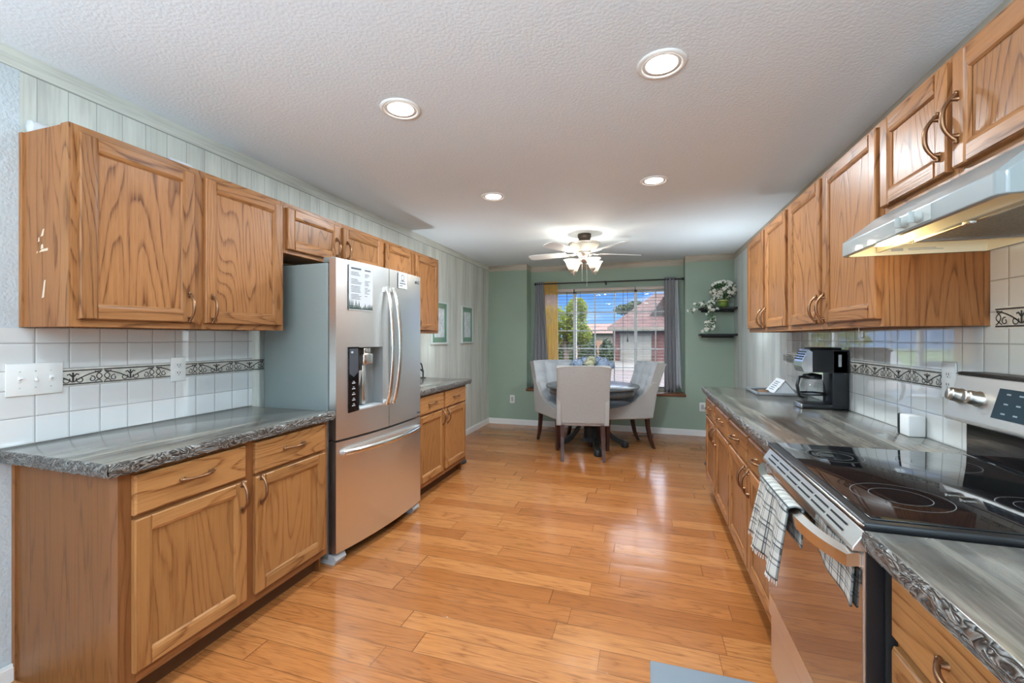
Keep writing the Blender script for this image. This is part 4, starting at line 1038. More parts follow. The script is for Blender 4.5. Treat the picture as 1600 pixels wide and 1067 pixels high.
mb = MB(); mb.tube([(.93, 2.985, 1.10), (.885, 2.955, 1.10), (.872, 2.948, 1.05), (.885, 2.955, .985), (.91, 2.97, .975)], [.008, .009, .009, .008, .006], n=10); mb.build('carafe_handle', BLACK, cf)
# tray, tent card and snacks
t = thing('serving_tray', 'flat dark tray with pale rim at the dining end of the right counter', 'tray', (.95, 3.72, .9142))
mb = MB(); mb.rbox(.792, 1.108, 3.53, 3.90, .915, .922, .002); mb.build('tray_base', BLACK, t)
mb = MB()
for (a, b_, c, d) in ((.788, .800, 3.526, 3.904), (1.10, 1.112, 3.526, 3.904), (.80, 1.10, 3.526, 3.538), (.80, 1.10, 3.892, 3.904)): mb.rbox(a, b_, c, d, .915, .934, .002)
mb.build('rim', pm('tray_rim', (.22, .225, .23), .25), t)
t = thing('tent_card', 'white folded tent card standing on the dark tray', 'card', (.99, 3.73, .922))
mb = MB()
for s in (-1, 1): mb.add([(.99 + s * .075, 3.60, .9226), (.99 + s * .075, 3.82, .9226), (.99, 3.82, 1.018), (.99, 3.60, 1.018)] + [(.99 + s * .0765, 3.60, .9226), (.99 + s * .0765, 3.82, .9226), (.99, 3.82, 1.020), (.99, 3.60, 1.020)], [(0, 1, 2, 3), (4, 5, 6, 7), (0, 1, 5, 4), (1, 2, 6, 5), (2, 3, 7, 6), (3, 0, 4, 7)])
mb.add([(.99 - .07, 3.603, .9228), (.99 + .07, 3.603, .9228), (.99, 3.603, 1.012)], [(0, 1, 2)])
mb.build('card_stock', PAPER, t)
mb = MB()
for i in range(5):
    s = .2 + i * .14; x = .99 - .0765 * (1 - s) - .001; z = .9226 + .097 * s; mb.box(x - .001, x + .0004, 3.66 + .01 * (i % 2), 3.77, z, z + .004)
mb.build('printed_lines', INK, t)
t = tag(MB(), None) if False else None
for i, (x, y, lab) in enumerate(((.845, 3.60, 'round brown wrapped snack nearest the tray corner'), (.865, 3.68, 'round brown wrapped snack behind the first one on the tray'))):
    mb = MB(); mb.lathe([(.0005, .9222), (.034, .9225), (.04, .929), (.034, .936), (.0005, .94)], (x, y, 0), n=18); tag(mb.build('snack', CAKE, org=None), lab, 'snack', 'snacks on the tray')
# small devices against the tile
mb = MB(); mb.rbox(1.068, 1.128, 2.300, 2.312, .9145, 1.002, .003); tag(mb.build('tablet_device', BLACK), 'slim black device standing on edge against the right backsplash', 'device')
mb = MB(); mb.rbox(1.068, 1.128, 2.225, 2.295, .9145, 1.004, .005); tag(mb.build('speaker_box', WHITEP), 'small white box standing against the right backsplash beside the slim black device', 'box')
# cup hook under the cabinet
mb = MB(); cx, cy = 1.05, 2.62
mb.tube([(cx, cy, 1.384), (cx, cy, 1.345)] + [(cx + .012 * (1 - cos(a)) - .0, cy, 1.345 - .012 * sin(a)) for a in [i / 8 * pi for i in range(1, 9)]], .002, n=8); tag(mb.build('cup_hook', NICKEL), 'small metal cup hook under the cabinet over the coffee maker', 'hook')
# far left counter: black loop handled tool, red board edge
t = thing('looped_tool', 'black tool with looped handle standing on the far left counter', 'kitchen tool', (-2.22, 4.0, .9142))
mb = MB(); mb.tube([(-2.22, 4.02, .917), (-2.225, 4.03, .99)], .008, n=8); mb.lathe([(.03, .9145), (.03, .919), (.008, .922)], (-2.22, 4.02, 0), n=16); mb.build('stem', BLACK, t)
mb = MB(); lp = [(-2.225, 4.03, .975), (-2.24, 4.035, 1.03), (-2.245, 4.03, 1.055), (-2.25, 3.95, 1.10), (-2.25, 3.89, 1.115), (-2.245, 3.865, 1.10), (-2.24, 3.88, 1.07), (-2.235, 3.95, 1.02), (-2.225, 4.015, .985), (-2.225, 4.03, .975)]
mb.tube(lp, .008, n=8); mb.build('loop_handle', BLACK, t)
mb = MB(); mb.prism([(3.73, .9145), (3.78, .9145), (3.80, .93), (3.72, 1.08), (3.70, 1.06)], -2.27, -2.255, 0); tag(mb.build('chopping_board', RED), 'dark red board edge leaning on the far left counter beside the refrigerator', 'board')
# on top of the left wall cabinet
mb = MB(); mb.lathe([(.0005, .0), (.024, .0), (.026, .004), (.026, .40), (.0005, .40)], (0, 0, 0), n=24, axis='Y'); o = mb.build('paper_roll', PAPER)
o.location = (-2.296, 1.04, ZT + .027); tag(o, 'white paper roll lying on top of the left wall cabinet', 'paper roll')
mb = MB(); mb.add([(-2.12, 1.42, ZT + .001), (-2.06, 1.42, ZT + .001), (-2.06, 1.55, ZT + .001), (-2.12, 1.57, ZT + .001), (-2.10, 1.42, ZT + .04), (-2.08, 1.50, ZT + .03), (-2.09, 1.56, ZT + .012)], [(0, 1, 5, 4), (1, 2, 5), (4, 5, 6, 3, 0), (2, 3, 6, 5), (0, 3, 2, 1)])
tag(mb.build('crumpled_paper', PAPER), 'crumpled white paper on top of the left wall cabinet', 'paper')

# pictures on the left wall
for (y0, y1, lab) in ((4.37, 4.79, 'framed print with green mat beside the far wall cabinet'), (5.22, 5.6, 'framed print with green mat nearest the corner of the green wall')):
    t = thing('framed_picture', lab, 'picture', (XL, (y0 + y1) / 2, 1.255), group='pictures on the papered wall'); z0, z1 = 1.255, 1.762; f = .022; x0, x1 = XL + .001, XL + .03
    mb = MB(); mb.box(x0, x1, y0, y0 + f, z0, z1); mb.box(x0, x1, y1 - f, y1, z0, z1); mb.box(x0, x1, y0 + f, y1 - f, z0, z0 + f); mb.box(x0, x1, y0 + f, y1 - f, z1 - f, z1); mb.build('frame', pm('picture_frame_silver', (.55, .58, .56), .4) if 'picture_frame_silver' not in MATS else MATS['picture_frame_silver'], t, bevel=.003)
    mb = MB(); mb.box(x0, x1 - .012, y0 + f, y1 - f, z0 + f, z1 - f); mt = mb.build('mat', GREENMAT, t)
    mb = MB(); mb.box(x1 - .0125, x1 - .010, y0 + f + .06, y1 - f - .06, z0 + f + .06, z1 - f - .06); mb.build('print', PRINT, mt)
    mb = MB(); mb.box(x1 - .006, x1 - .004, y0 + f, y1 - f, z0 + f, z1 - f); mb.build('glass', GLASS, t)

# floor mat, floor vent
mb = MB(); mb.rbox(.022, .46, .95, 1.845, .0005, .014, .006); tag(mb.build('floor_mat', MATG), 'grey anti-fatigue mat on the floor in front of the range', 'mat')
t = thing('floor_vent', 'brown floor register by the green wall, behind the right dining chair', 'floor vent', (-.02, 6.1, 0))
mb = MB(); mb.rbox(-.16, .12, 6.05, 6.15, .0004, .006, .002); v_ = mb.build('vent_frame', SILL, t)
mb = MB()
for i in range(16): mb.box(-.14 + i * .0158, -.133 + i * .0158, 6.065, 6.135, .0058, .0066)
mb.build('vent_slots', BLACK, v_)

# ------------------------------------------------------------------ recessed lights
def can_light(x, y, label, w=DOWN_W):
    t = thing('recessed_light', label, 'ceiling light', (x, y, ZC), group='recessed ceiling lights')
    mb = MB(); mb.lathe([(.098, -.0005), (.098, -.004), (.086, -.010), (.076, -.006), (.076, -.0008)], (x, y, ZC), n=40); mb.build('trim_ring', TRIMW, t)
    mb = MB(); mb.lathe([(.0755, -.0004), (.0745, -.005), (.06, -.0022)], (x, y, ZC), n=40); mb.build('baffle', TRIMW, t)
    mb = MB(); mb.lathe([(.0005, -.0045), (.045, -.0042), (.066, -.0024)], (x, y, ZC), n=32); mb.build('lens', LENS, t)
    l = bpy.data.lights.new('can_lamp', 'AREA'); l.shape = 'DISK'; l.size = .13; l.energy = w; l.color = (.80, .92, 1.0)
    lo = bpy.data.objects.new('can_lamp', l); COL.objects.link(lo); lo.location = (x, y, ZC - .012)
for (x, y, lab, w) in ((-1.137, 1.838, 'recessed ceiling light over the refrigerator side, nearer of the two there', DOWN_W), (.068, 1.851, 'recessed ceiling light nearest the range hood, largest in the photo', DOWN_W),
                    (-1.142, 3.197, 'recessed ceiling light on the refrigerator side, farther of the two there', 33.0), (.066, 3.209, 'recessed ceiling light on the range side, nearer the dining fan', 33.0)):
    can_light(x, y, lab, w)
can_light(-1.137, .48, 'added fill downlight above the camera, refrigerator side', 6.0); can_light(.067, .48, 'added fill downlight above the camera, range side', 6.0)  # unseen downlights above and behind the camera, added to brighten the room
can_light(-1.137, -1.2, 'added fill downlight at the rear, refrigerator side', 6.0); can_light(.067, -1.2, 'added fill downlight at the rear, range side', 6.0)

# added fill lamps: tall ones behind the camera, low hidden ones behind cabinet ends
def fill_uplight(x, y, h, w, label, spread=178, col=None):
    t = thing('fill_uplighter', label, 'lamp', (x, y, 0))
    if h > .4:
        mb = MB(); mb.lathe([(.0005, .001), (.13, .001), (.13, .015), (.0005, .03)], (x, y, 0), n=32); mb.build('base', BLACKM, t)
        mb = MB(); mb.tube([(x, y, .02), (x, y, h - .25)], .012, n=12); mb.build('pole', BLACKM, t)
    z = h - .26
    mb = MB(); mb.lathe([(.0005, z + .001), (.11, z + .001), (.11, h), (.10, h), (.10, z + .20), (.0005, z + .20)], (x, y, 0), n=32); mb.build('can', BLACKM, t)
    mb = MB(); mb.lathe([(.0005, z + .21), (.095, z + .21), (.095, z + .215), (.0005, z + .216)], (x, y, 0), n=32); mb.build('lens', LENS, t)
    l = bpy.data.lights.new('fill_uplight', 'AREA'); l.shape = 'DISK'; l.size = .19; l.energy = w; l.color = col or UP_C; l.spread = radians(spread)
    lo = bpy.data.objects.new('fill_uplight', l); COL.objects.link(lo); lo.location = (x, y, h + .002); lo.rotation_euler = (pi, 0, 0)
for (x, y, w) in ((-1.5, -1.4, 'front left'), (.35, -1.4, 'front right'), (-1.5, -2.6, 'rear left'), (.35, -2.6, 'rear right')): fill_uplight(x, y, 1.3, UP_W, 'added black fill lamp standing unseen behind the camera, %s' % w)
fill_uplight(.735, 4.9, .70, UP2_W, 'added black fill lamp hidden behind the end of the right counter', 80, (.86, .95, 1))
fill_uplight(-1.945, 4.2, .70, UP2_W * .7, 'added black fill lamp hidden behind the end of the far left cabinet', 100, (.86, .95, 1))

# ------------------------------------------------------------------ ceiling fan
FX, FY = -.62, 4.66
t = thing('ceiling_fan', 'white five-blade ceiling fan with lit glass shades over the dining area', 'ceiling fan', (FX, FY, ZC))
c = (FX, FY, 0)
mb = MB(); mb.lathe([(.0005, ZC - .0005), (.072, ZC - .0005), (.072, ZC - .03), (.064, ZC - .055), (.05, ZC - .075), (.048, ZC - .09), (.0005, ZC - .09)], c, n=32); mb.build('canopy', BRONZED, t)
mb = MB(); mb.lathe([(.0005, 2.372), (.05, 2.372), (.05, 2.362), (.0005, 2.362)], c, n=24); mb.lathe([(.168, 2.352), (.172, 2.347), (.168, 2.342), (.160, 2.342), (.160, 2.352), (.168, 2.352)], c, n=48); mb.build('motor_ring', NICKEL, t)
mb = MB(); mb.lathe([(.160, 2.350), (.150, 2.325), (.12, 2.28), (.10, 2.262), (.09, 2.258)], c, n=40); mb.build('glass_bowl', FROST, t, solid=.003)
mb = MB(); mb.lathe([(.0005, 2.362), (.05, 2.362), (.085, 2.35), (.09, 2.30), (.085, 2.262), (.0005, 2.262)], c, n=32); mb.build('motor_housing', pm('fan_white', (.72, .70, .66), .4), t)
mb = MB(); mb.lathe([(.0005, 2.262), (.082, 2.262), (.092, 2.252), (.09, 2.235), (.066, 2.222), (.05, 2.20), (.06, 2.185), (.055, 2.165), (.03, 2.145), (.012, 2.135), (.0005, 2.13)], c, n=32); mb.build('switch_housing', NICKEL, t)
FW = pm('fan_blade_white', (.74, .74, .73), .35)
for ang in (27, 99, 171, 243, 315):
    a = radians(ang); d = Vector((cos(a), sin(a), 0)); n_ = Vector((-sin(a), cos(a), 0)); tilt = radians(12)
    zt = 2.248
    def Q(r, s, h=0): return Vector((FX, FY, zt)) + d * r + n_ * (s * cos(tilt)) + Vector((0, 0, s * sin(tilt) + h))
    mb = MB(); out = [(.20, -.052), (.30, -.060), (.58, -.068), (.625, -.060), (.645, -.03), (.645, .03), (.625, .060), (.58, .068), (.30, .060), (.20, .052)]
    V = [Q(r, s, .003) for r, s in out] + [Q(r, s, -.003) for r, s in out]; k = len(out)
    mb.add(V, [tuple(range(k)), tuple(range(2 * k - 1, k - 1, -1))] + [(i, (i + 1) % k, k + (i + 1) % k, k + i) for i in range(k)]); bl = mb.build('blade', FW, t)
    mb = MB(); mb.tube([Q(.075, 0, .0), Q(.13, .012, -.008), Q(.19, .018, -.006), Q(.25, .026, -.006)], [.007, .006, .006, .004], n=8); mb.tube([Q(.075, 0, .0), Q(.13, -.012, -.008), Q(.19, -.018, -.006), Q(.25, -.026, -.006)], [.007, .006, .006, .004], n=8); mb.build('blade_iron', NICKEL, bl)
for ang in (212, 313, 47, 146):
    a = radians(ang); d = Vector((cos(a), sin(a), 0)); p = Vector((FX, FY, 0)) + d * .150
    mb = MB(); mb.tube([Vector((FX, FY, 2.195)) + d * .045, Vector((FX, FY, 2.175)) + d * .09, Vector((FX, FY, 2.115)) + d * .125, Vector((FX, FY, 2.045)) + d * .140, Vector((FX, FY, 2.04)) + d * .150], .006, n=8)
    mb.lathe([(.0005, 2.022), (.010, 2.026), (.012, 2.04), (.026, 2.05), (.028, 2.07), (.0005, 2.072)], (p.x, p.y, 0), n=20); ar = mb.build('lamp_arm', NICKEL, t)
    mb = MB(); mb.lathe([(.027, 2.055), (.034, 2.07), (.045, 2.10), (.058, 2.135), (.072, 2.158), (.085, 2.168)], (p.x, p.y, 0), n=28); mb.build('lamp_shade', FROST, ar, solid=.0025)
    mb = MB(); mb.lathe([(.0005, 2.075), (.014, 2.08), (.024, 2.11), (.02, 2.135), (.0005, 2.145)], (p.x, p.y, 0), n=16); mb.build('bulb', BULB, ar)
    l = bpy.data.lights.new('fan_lamp', 'POINT'); l.energy = FAN_W; l.color = (1, .92, .80); l.shadow_soft_size = .03; lo = bpy.data.objects.new('fan_lamp', l); COL.objects.link(lo); lo.location = (p.x, p.y, 2.165)
for (dx, ln) in ((-.02, .20), (.03, .26)):
    mb = MB(); mb.tube([(FX + dx, FY - .03, 2.16), (FX + dx, FY - .03, 2.16 - ln)], .0014, n=6); mb.lathe([(.0005, 2.16 - ln - .016), (.005, 2.16 - ln - .012), (.004, 2.16 - ln), (.0005, 2.16 - ln + .002)], (FX + dx, FY - .03, 0), n=10); mb.build('pull_chain', NICKEL, t)

# ------------------------------------------------------------------ dining table and chairs
TX, TY, TR = -.61, 5.27, .56
t = thing('dining_table', 'round dark grey pedestal dining table in front of the window', 'table', (TX, TY, 0))
mb = MB(); mb.lathe([(.0005, .735), (TR - .02, .735), (TR - .006, .738), (TR, .745), (TR, .755), (TR - .006, .762), (.0005, .762)], (TX, TY, 0), n=64); mb.build('table_top', TABLE, t)
mb = MB(); mb.lathe([(TR - .05, .735), (TR - .045, .735), (TR - .045, .66), (TR - .075, .66), (TR - .075, .735)], (TX, TY, 0), n=64); mb.build('apron', TABLE, t)
mb = MB(); mb.lathe([(.0005, .72), (.26, .72), (.26, .70), (.10, .68), (.085, .60), (.07, .50), (.10, .40), (.085, .30), (.10, .24), (.10, .12), (.0005, .12)], (TX, TY, 0), n=12, smooth=False); mb.box(TX - .1, TX + .1, TY - .1, TY + .1, .08, .13); mb.build('pedestal', TBASE, t)
for k in range(4):
    a = radians(-74 + 90 * k); d = Vector((cos(a), sin(a), 0)); mb = MB()
    path = [(.07, .50), (.11, .36), (.16, .24), (.24, .13), (.33, .075), (.40, .045)]
    n_ = Vector((-sin(a), cos(a), 0)); V = []
    hw = [.022, .024, .026, .028, .03, .034]; hh = [.05, .05, .045, .04, .035, .035]
    for (r, z), w_, h_ in zip(path, hw, hh):
        p = Vector((TX, TY, z)) + d * r
        V += [p + n_ * w_ + Vector((0, 0, h_)), p - n_ * w_ + Vector((0, 0, h_)), p - n_ * w_ + Vector((0, 0, -h_)), p + n_ * w_ + Vector((0, 0, -h_))]
    F = [(i * 4 + j, i * 4 + (j + 1) % 4, (i + 1) * 4 + (j + 1) % 4, (i + 1) * 4 + j) for i in range(5) for j in range(4)] + [(0, 1, 2, 3), (20, 21, 22, 23)]
    mb.add(V, F, 0); p = Vector((TX, TY, 0)) + d * .40; mb.lathe([(.0005, .0), (.04, .0), (.046, .012), (.046, .05), (.036, .075), (.0005, .08)], p, n=14); mb.build('foot', TBASE, t, bevel=.006)

def make_chair(label):
    """local: faces +y"""
    t = thing('dining_chair', label, 'chair', (0, 0, 0), group='upholstered chairs around the dining table', local=True)
    W2 = .265
    def yb(z): return -.275 - .20 * max(0, (z - .38) / .66) ** 1.15     # outer back line
    # back: outer shell + tufted inside, closed
    mb = MB(); nu, nv = 18, 18; zb0, zb1 = .40, 1.035
    def hw(z): return W2 + .02 * (z - .4) / .63
    def outer(u, v):
        z = zb0 + (zb1 - zb0) * v; x = (2 * u - 1) * hw(z); return (x, yb(z) - .004 * (1 - (2 * u - 1) ** 2), z - .02 * (v > .99) * abs(2 * u - 1) ** 3)
    def rimw(u): return .095 + .05 * abs(2 * u - 1) ** 4
    def inner(u, v):
        z = zb0 + (zb1 - zb0) * v; x = (2 * u - 1) * hw(z)
        rows = z / .125; cols = (2 * u - 1) * 2.0 + (.5 if int(math.floor(rows)) % 2 else 0)
        tuft = abs(sin(pi * rows)) * .5 + .5; ch = abs(cos(pi * (2 * u - 1) * 1.5))
        b = .042 * (ch ** .5) * (.3 + .7 * tuft) * (1 - (2 * u - 1) ** 8)
        return (x * .985, yb(z) + rimw(u) * .80 + b, z)
    mb.grid(outer, nu, nv, 0); mb.grid(inner, nu, nv * 2, 1)
    # rims
    def rim(f, g, n): 
        V = []
        for i in range(n + 1): V += [f(i / n), g(i / n)]
        mb.add(V, [(2 * i, 2 * i + 1, 2 * i + 3, 2 * i + 2) for i in range(n)], 0, True)
    rim(lambda s: outer(s, 1), lambda s: inner(s, 1), nu); rim(lambda s: outer(0, s), lambda s: inner(0, s), nv); rim(lambda s: outer(1, s), lambda s: inner(1, s), nv); rim(lambda s: outer(s, 0), lambda s: inner(s, 0), nu)
    bk = mb.build('backrest', [LINEN, LINENL], t)
    mb = MB()
    for r_ in range(4):
        for c_ in ((-1, 0, 1) if r_ % 2 == 0 else (-.5, .5)):
            u = .5 + c_ / 3 * 1.0; z = .62 + r_ * .115; v = (z - zb0) / (zb1 - zb0); p = inner(u, v); mb.sphere((p[0], p[1] - .002, p[2]), .009, n=8)
    mb.build('tufting_buttons', LINENL, bk)
    mb = MB(); mb.rbox(-.262, .262, -.27, .275, .365, .46, .018); mb.build('seat_frame', LINEN, t)
    mb = MB()
    def cush(u, v):
        x = (2 * u - 1) * .238; y = -.21 + .49 * v; e = (1 - (2 * u - 1) ** 6) * (1 - (2 * v - 1) ** 8); return (x, y, .452 + .075 * e ** .5)
    mb.grid(cush, 14, 14); mb.build('seat_cushion', LINENL, t)
    for s in (-1, 1):
        # swooping arm side
        top = [(-.30, .80), (-.22, .71), (-.14, .63), (-.05, .57), (.06, .53), (.16, .515), (.262, .50), (.28, .48)]
        poly = [(-.30, .375)] + [(-.345, .62)] + [(-.36, .80)] + top + [(.28, .375)]
        mb = MB(); mb.prism([(a, b_) for a, b_ in poly], s * .232, s * .282, 0); ar = mb.build('arm', LINEN, t, bevel=.008)
        mb = MB()
        pts = [(-.29 + .55 * i / 30, .383) for i in range(31)]
        for y, z in pts: mb.sphere((s * .284, y, z), .0042, n=6)
        mb.build('nailhead_trim', NAIL, ar)
        mb = MB(); V = []
        for (z, w_, y) in ((.37, .024, .235), (.0, .016, .24)): V += [(s * .225 - w_, y - w_, z), (s * .225 + w_, y - w_, z), (s * .225 + w_, y + w_, z), (s * .225 - w_, y + w_, z)]
        mb.add(V, [(0, 1, 2, 3), (4, 5, 6, 7)] + [(i, (i + 1) % 4, 4 + (i + 1) % 4, 4 + i) for i in range(4)]); mb.build('leg', WALNUT, t, bevel=.003)
        mb = MB(); V = []; pr = [(.38, .024, -.255), (.25, .022, -.268), (.12, .02, -.295), (.0, .016, -.345)]
        for (z, w_, y) in pr: V += [(s * .22 - w_, y - w_, z), (s * .22 + w_, y - w_, z), (s * .22 + w_, y + w_, z), (s * .22 - w_, y + w_, z)]
        mb.add(V, [(0, 1, 2, 3), (12, 13, 14, 15)] + [(k * 4 + i, k * 4 + (i + 1) % 4, k * 4 + 4 + (i + 1) % 4, k * 4 + 4 + i) for k in range(3) for i in range(4)]); mb.build('leg', WALNUT, t, bevel=.003)
    mb = MB()
    for i in range(29): mb.sphere((-.255 + .51 * i / 28, yb(.41) - .003, .408), .0042, n=6)
    for sx_ in (-1, 1):
        for i in range(30):
            z = .41 + .60 * i / 29; mb.sphere((sx_ * (hw(z) - .008), yb(z) - .003, z), .0036, n=6)
    mb.build('nailhead_trim', NAIL, bk)
    return t
ch0 = make_chair('beige upholstered dining chair with its back to the camera')
ch0.location = (-.70, 4.955, 0); ch0.rotation_euler.z = radians(12)
ch1 = copy_tree(ch0); ch1['label'] = 'beige tufted dining chair left of the table, half behind the front chair'; ch1.location = (-.95, 5.335, 0); ch1.rotation_euler.z = radians(-127.5)
ch1.rotation_euler.z = atan2(-.607, -.794)
ch2 = copy_tree(ch0); ch2['label'] = 'beige tufted dining chair right of the table, turned toward the camera side'; ch2.location = (-.294, 5.464, 0); ch2.rotation_euler.z = atan2(.9, -.43)

# flower centrepiece
t = thing('flower_arrangement', 'blue and cream flower centrepiece on the dining table', 'flowers', (TX - .03, TY + .1, .763))
cx, cy = TX - .03, TY + .1
mb = MB(); mb.lathe([(.0005, .7625), (.06, .7625), (.085, .79), (.095, .90), (.08, .95), (.07, .95), (.08, .80), (.0005, .79)], (cx, cy, 0), n=24); mb.build('vase', WHITEP, t)
r = random.Random(11)
def bloom(name, x, y, z, R, mat, n=150, ps=.017):
    mb = MB()
    for _ in range(n):
        th = r.uniform(0, 2 * pi); ph = math.acos(r.uniform(-.5, 1)); d = Vector((sin(ph) * cos(th), sin(ph) * sin(th), cos(ph))); p = Vector((x, y, z)) + d * R * r.uniform(.8, 1.05)
        a = d.orthogonal().normalized(); a.rotate(Matrix.Rotation(r.uniform(0, 6.28), 3, d)); b_ = d.cross(a)
        mb.add([p - a * ps, p - b_ * ps * .6 + d * .004, p + a * ps, p + b_ * ps * .6 + d * .004], [(0, 1, 2, 3)])
    mb.sphere((x, y, z), R * .82, n=12)
    return mb.build(name, mat, t, recalc=False)
for (dx, dy, dz, R, m) in ((-.13, -.05, .12, .075, PETALB), (.14, -.05, .125, .08, PETALB), (-.06, .08, .14, .075, PETALB), (.07, .09, .14, .075, PETALB), (-.18, .05, .09, .06, PETALB), (.20, .04, .10, .06, PETALB), (0, -.08, .125, .065, PETALC), (.01, .0, .16, .06, PETALC)):
    bloom('bloom', cx + dx * 1.15, cy + dy, .885 + dz, R, m)
mb = MB()
for _ in range(60):
    a = r.uniform(0, 6.28); R = r.uniform(.08, .24); p = Vector((cx + cos(a) * R, cy + sin(a) * R, .93 + r.uniform(-.02, .06))); d = Vector((cos(a), sin(a), r.uniform(-.3, .5))).normalized(); q = d.cross(Vector((0, 0, 1))).normalized() * .014
    mb.add([p, p + d * .03 + q, p + d * .07, p + d * .03 - q], [(0, 1, 2, 3)])
mb.build('leaves', LEAF, t, recalc=False)

# ------------------------------------------------------------------ curtains and blinds
RYd = 6.40; RZ = 2.153
t = thing('curtain_rod', 'thin black curtain rod across the window recess', 'curtain rod', (-.55, RYd, RZ))
mb = MB(); mb.tube([(-1.585, RYd, RZ), (.50, RYd, RZ)], .010, n=12); mb.build('rod', BLACKM, t)
for x in (-1.60, .512):
    mb = MB(); mb.sphere((x, RYd, RZ), .02, n=12); mb.build('finial', BLACKM, t)
for x in (-1.53, -.55, .42):
    mb = MB(); mb.box(x - .008, x + .008, RYd, YW - .001, RZ - .008, RZ + .008); mb.box(x - .012, x + .012, YW - .006, YW - .0005, RZ - .03, RZ + .03); mb.tube([(x - .008, RYd, RZ), (x + .008, RYd, RZ)], .016, n=12); mb.build('bracket', BLACKM, t)
def curtain(name, label, xa, xb, xc, xd, mat, folds, zbot, amp=.03, y=RYd, solid=.003, lining=None, group=None, ztop=None):
    """top from xa..xb, bottom from xc..xd"""
    ztop = ztop or RZ + .03
    mb = MB(); nu, nv = folds * 10, 24
    def fn(u, v):
        z = ztop + (zbot - ztop) * v; x0 = xa + (xc - xa) * v; x1 = xb + (xd - xb) * v
        a = amp * (.65 + .35 * v); ph = u * folds * 2 * pi
        return (x0 + (x1 - x0) * u + .004 * sin(ph * 2 + v * 3), y + a * sin(ph + .5 * sin(v * 3)) + .006 * sin(v * 9 + u * 7) - .0, z)
    mb.grid(fn, nu, nv); o = mb.build(name, mat, solid=solid, recalc=False)
    return tag(o, label, 'curtain', group)
curtain('curtain', 'grey curtain panel at the left side of the window, beside the gold sheer', -1.60, -1.475, -1.655, -1.38, CURTG, 4, .565, .028)
curtain('sheer_curtain', 'golden yellow sheer curtain hanging at the left of the window', -1.475, -1.26, -1.42, -1.245, SHEER, 5, .565, .018, y=RYd + .01, solid=0)
curtain('curtain', 'grey curtain panel at the right side of the window', .265, .40, .27, .42, CURTG, 3, .565, .028)
curtain('curtain', 'pale grey patterned curtain strip flaring out beside the right window curtain', .40, .45, .41, .50, CURTL, 2, .62, .022, y=RYd + .03)
def blind(x0, x1, label, cords):
    t = thing('window_blind', label, 'blind', ((x0 + x1) / 2, YW - .03, .6), group='horizontal blinds')
    yc = YW - .032
    mb = MB(); mb.rbox(x0, x1, yc - .034, yc + .028, 2.03, 2.075, .004); mb.build('headrail', pm('blind_rail', (.60, .52, .46), .5) if 'blind_rail' not in MATS else MATS['blind_rail'], t)
    mb = MB(); z = .66
    while z < 2.02: mb.box(x0 + .004, x1 - .004, yc - .025, yc + .025, z - .0013, z + .0013); z += .0465
    mb.build('slats', SLAT, t)
    mb = MB(); mb.rbox(x0 + .004, x1 - .004, yc - .025, yc + .025, .61, .63, .004); mb.build('bottom_rail', SLAT, t)
    mb = MB()
    for x in cords:
        for yy in (yc - .027, yc + .027): mb.box(x - .0012, x + .0012, yy - .0008, yy + .0008, .62, 2.04)
    mb.build('ladder_cords', pm('cord_dark', (.10, .10, .11), .8) if 'cord_dark' not in MATS else MATS['cord_dark'], t)
    xx = x1 - .10
    mb = MB(); mb.tube([(xx, yc - .04, 2.03), (xx, yc - .04, 1.33)], .0018, n=6); mb.lathe([(.0005, 1.27), (.009, 1.275), (.006, 1.315), (.002, 1.335)], (xx, yc - .04, 0), n=10); mb.build('pull_cord', BLACKM, t)
blind(-1.55, -1.03, 'open horizontal blind over the narrow left window section', (-1.47, -1.13))
blind(-1.015, -.135, 'open horizontal blind over the wide middle window section', (-.93, -.30))
blind(-.12, .40, 'open horizontal blind over the narrow right window section', (-.02, .30))

# ------------------------------------------------------------------ shelves and trailing plant
for (z, lab, g) in ((1.705, 'upper black floating shelf holding the flower pot', 1), (1.362, 'lower black floating shelf below the flower pot, empty', 1)):
    t = thing('wall_shelf', lab, 'shelf', (.92, YB, z), group='black corner shelves')
    mb = MB(); mb.prism([(.70, YB - .001), (1.138, YB - .001), (1.138, YB - .25), (.745, YB - .25), (.70, YB - .2)], z - .003, z + .022, 2); mb.build('board', BLACK, t, bevel=.004)
    mb = MB(); mb.box(.735, 1.13, YB - .02, YB - .001, z - .03, z - .003); mb.build('rail', BLACK, t)
SZ = 1.705 + .022
t = thing('potted_plant', 'trailing white-flowered plant in a lime green pot on the upper shelf', 'plant', (.985, YB - .12, SZ))
px, py = .985, YB - .12
mb = MB(); mb.lathe([(.0005, SZ + .0005), (.048, SZ + .0005), (.062, SZ + .085), (.055, SZ + .085), (.0005, SZ + .078)], (px, py, 0), n=24); pt = mb.build('pot', POT, t)
mb = MB(); mb.lathe([(.062, SZ + .082), (.067, SZ + .086), (.067, SZ + .10), (.060, SZ + .10), (.058, SZ + .082)], (px, py, 0), n=24); mb.build('pot_rim', POTRIM, pt)
r = random.Random(21)
def flower(mb, p, d, R):
    d = d.normalized(); a = d.orthogonal().normalized(); a.rotate(Matrix.Rotation(r.uniform(0, 6.28), 3, d)); b_ = d.cross(a)
    for k in range(5):
        t_ = 2 * pi * k / 5; e = a * cos(t_) + b_ * sin(t_); s = d.cross(e)
        mb.add([p, p + e * R * .55 + s * R * .38 + d * R * .15, p + e * R + d * R * .05, p + e * R * .55 - s * R * .38 + d * R * .15], [(0, 1, 2, 3)])
def leafq(mb, p, d, L):
    d = d.normalized(); s = d.cross(Vector((0, 0, 1))); s = (s if s.length > .1 else Vector((1, 0, 0))).normalized() * L * .3
    mb.add([p, p + d * L * .45 + s + Vector((0, 0, .006)), p + d * L, p + d * L * .45 - s + Vector((0, 0, .006))], [(0, 1, 2, 3)])
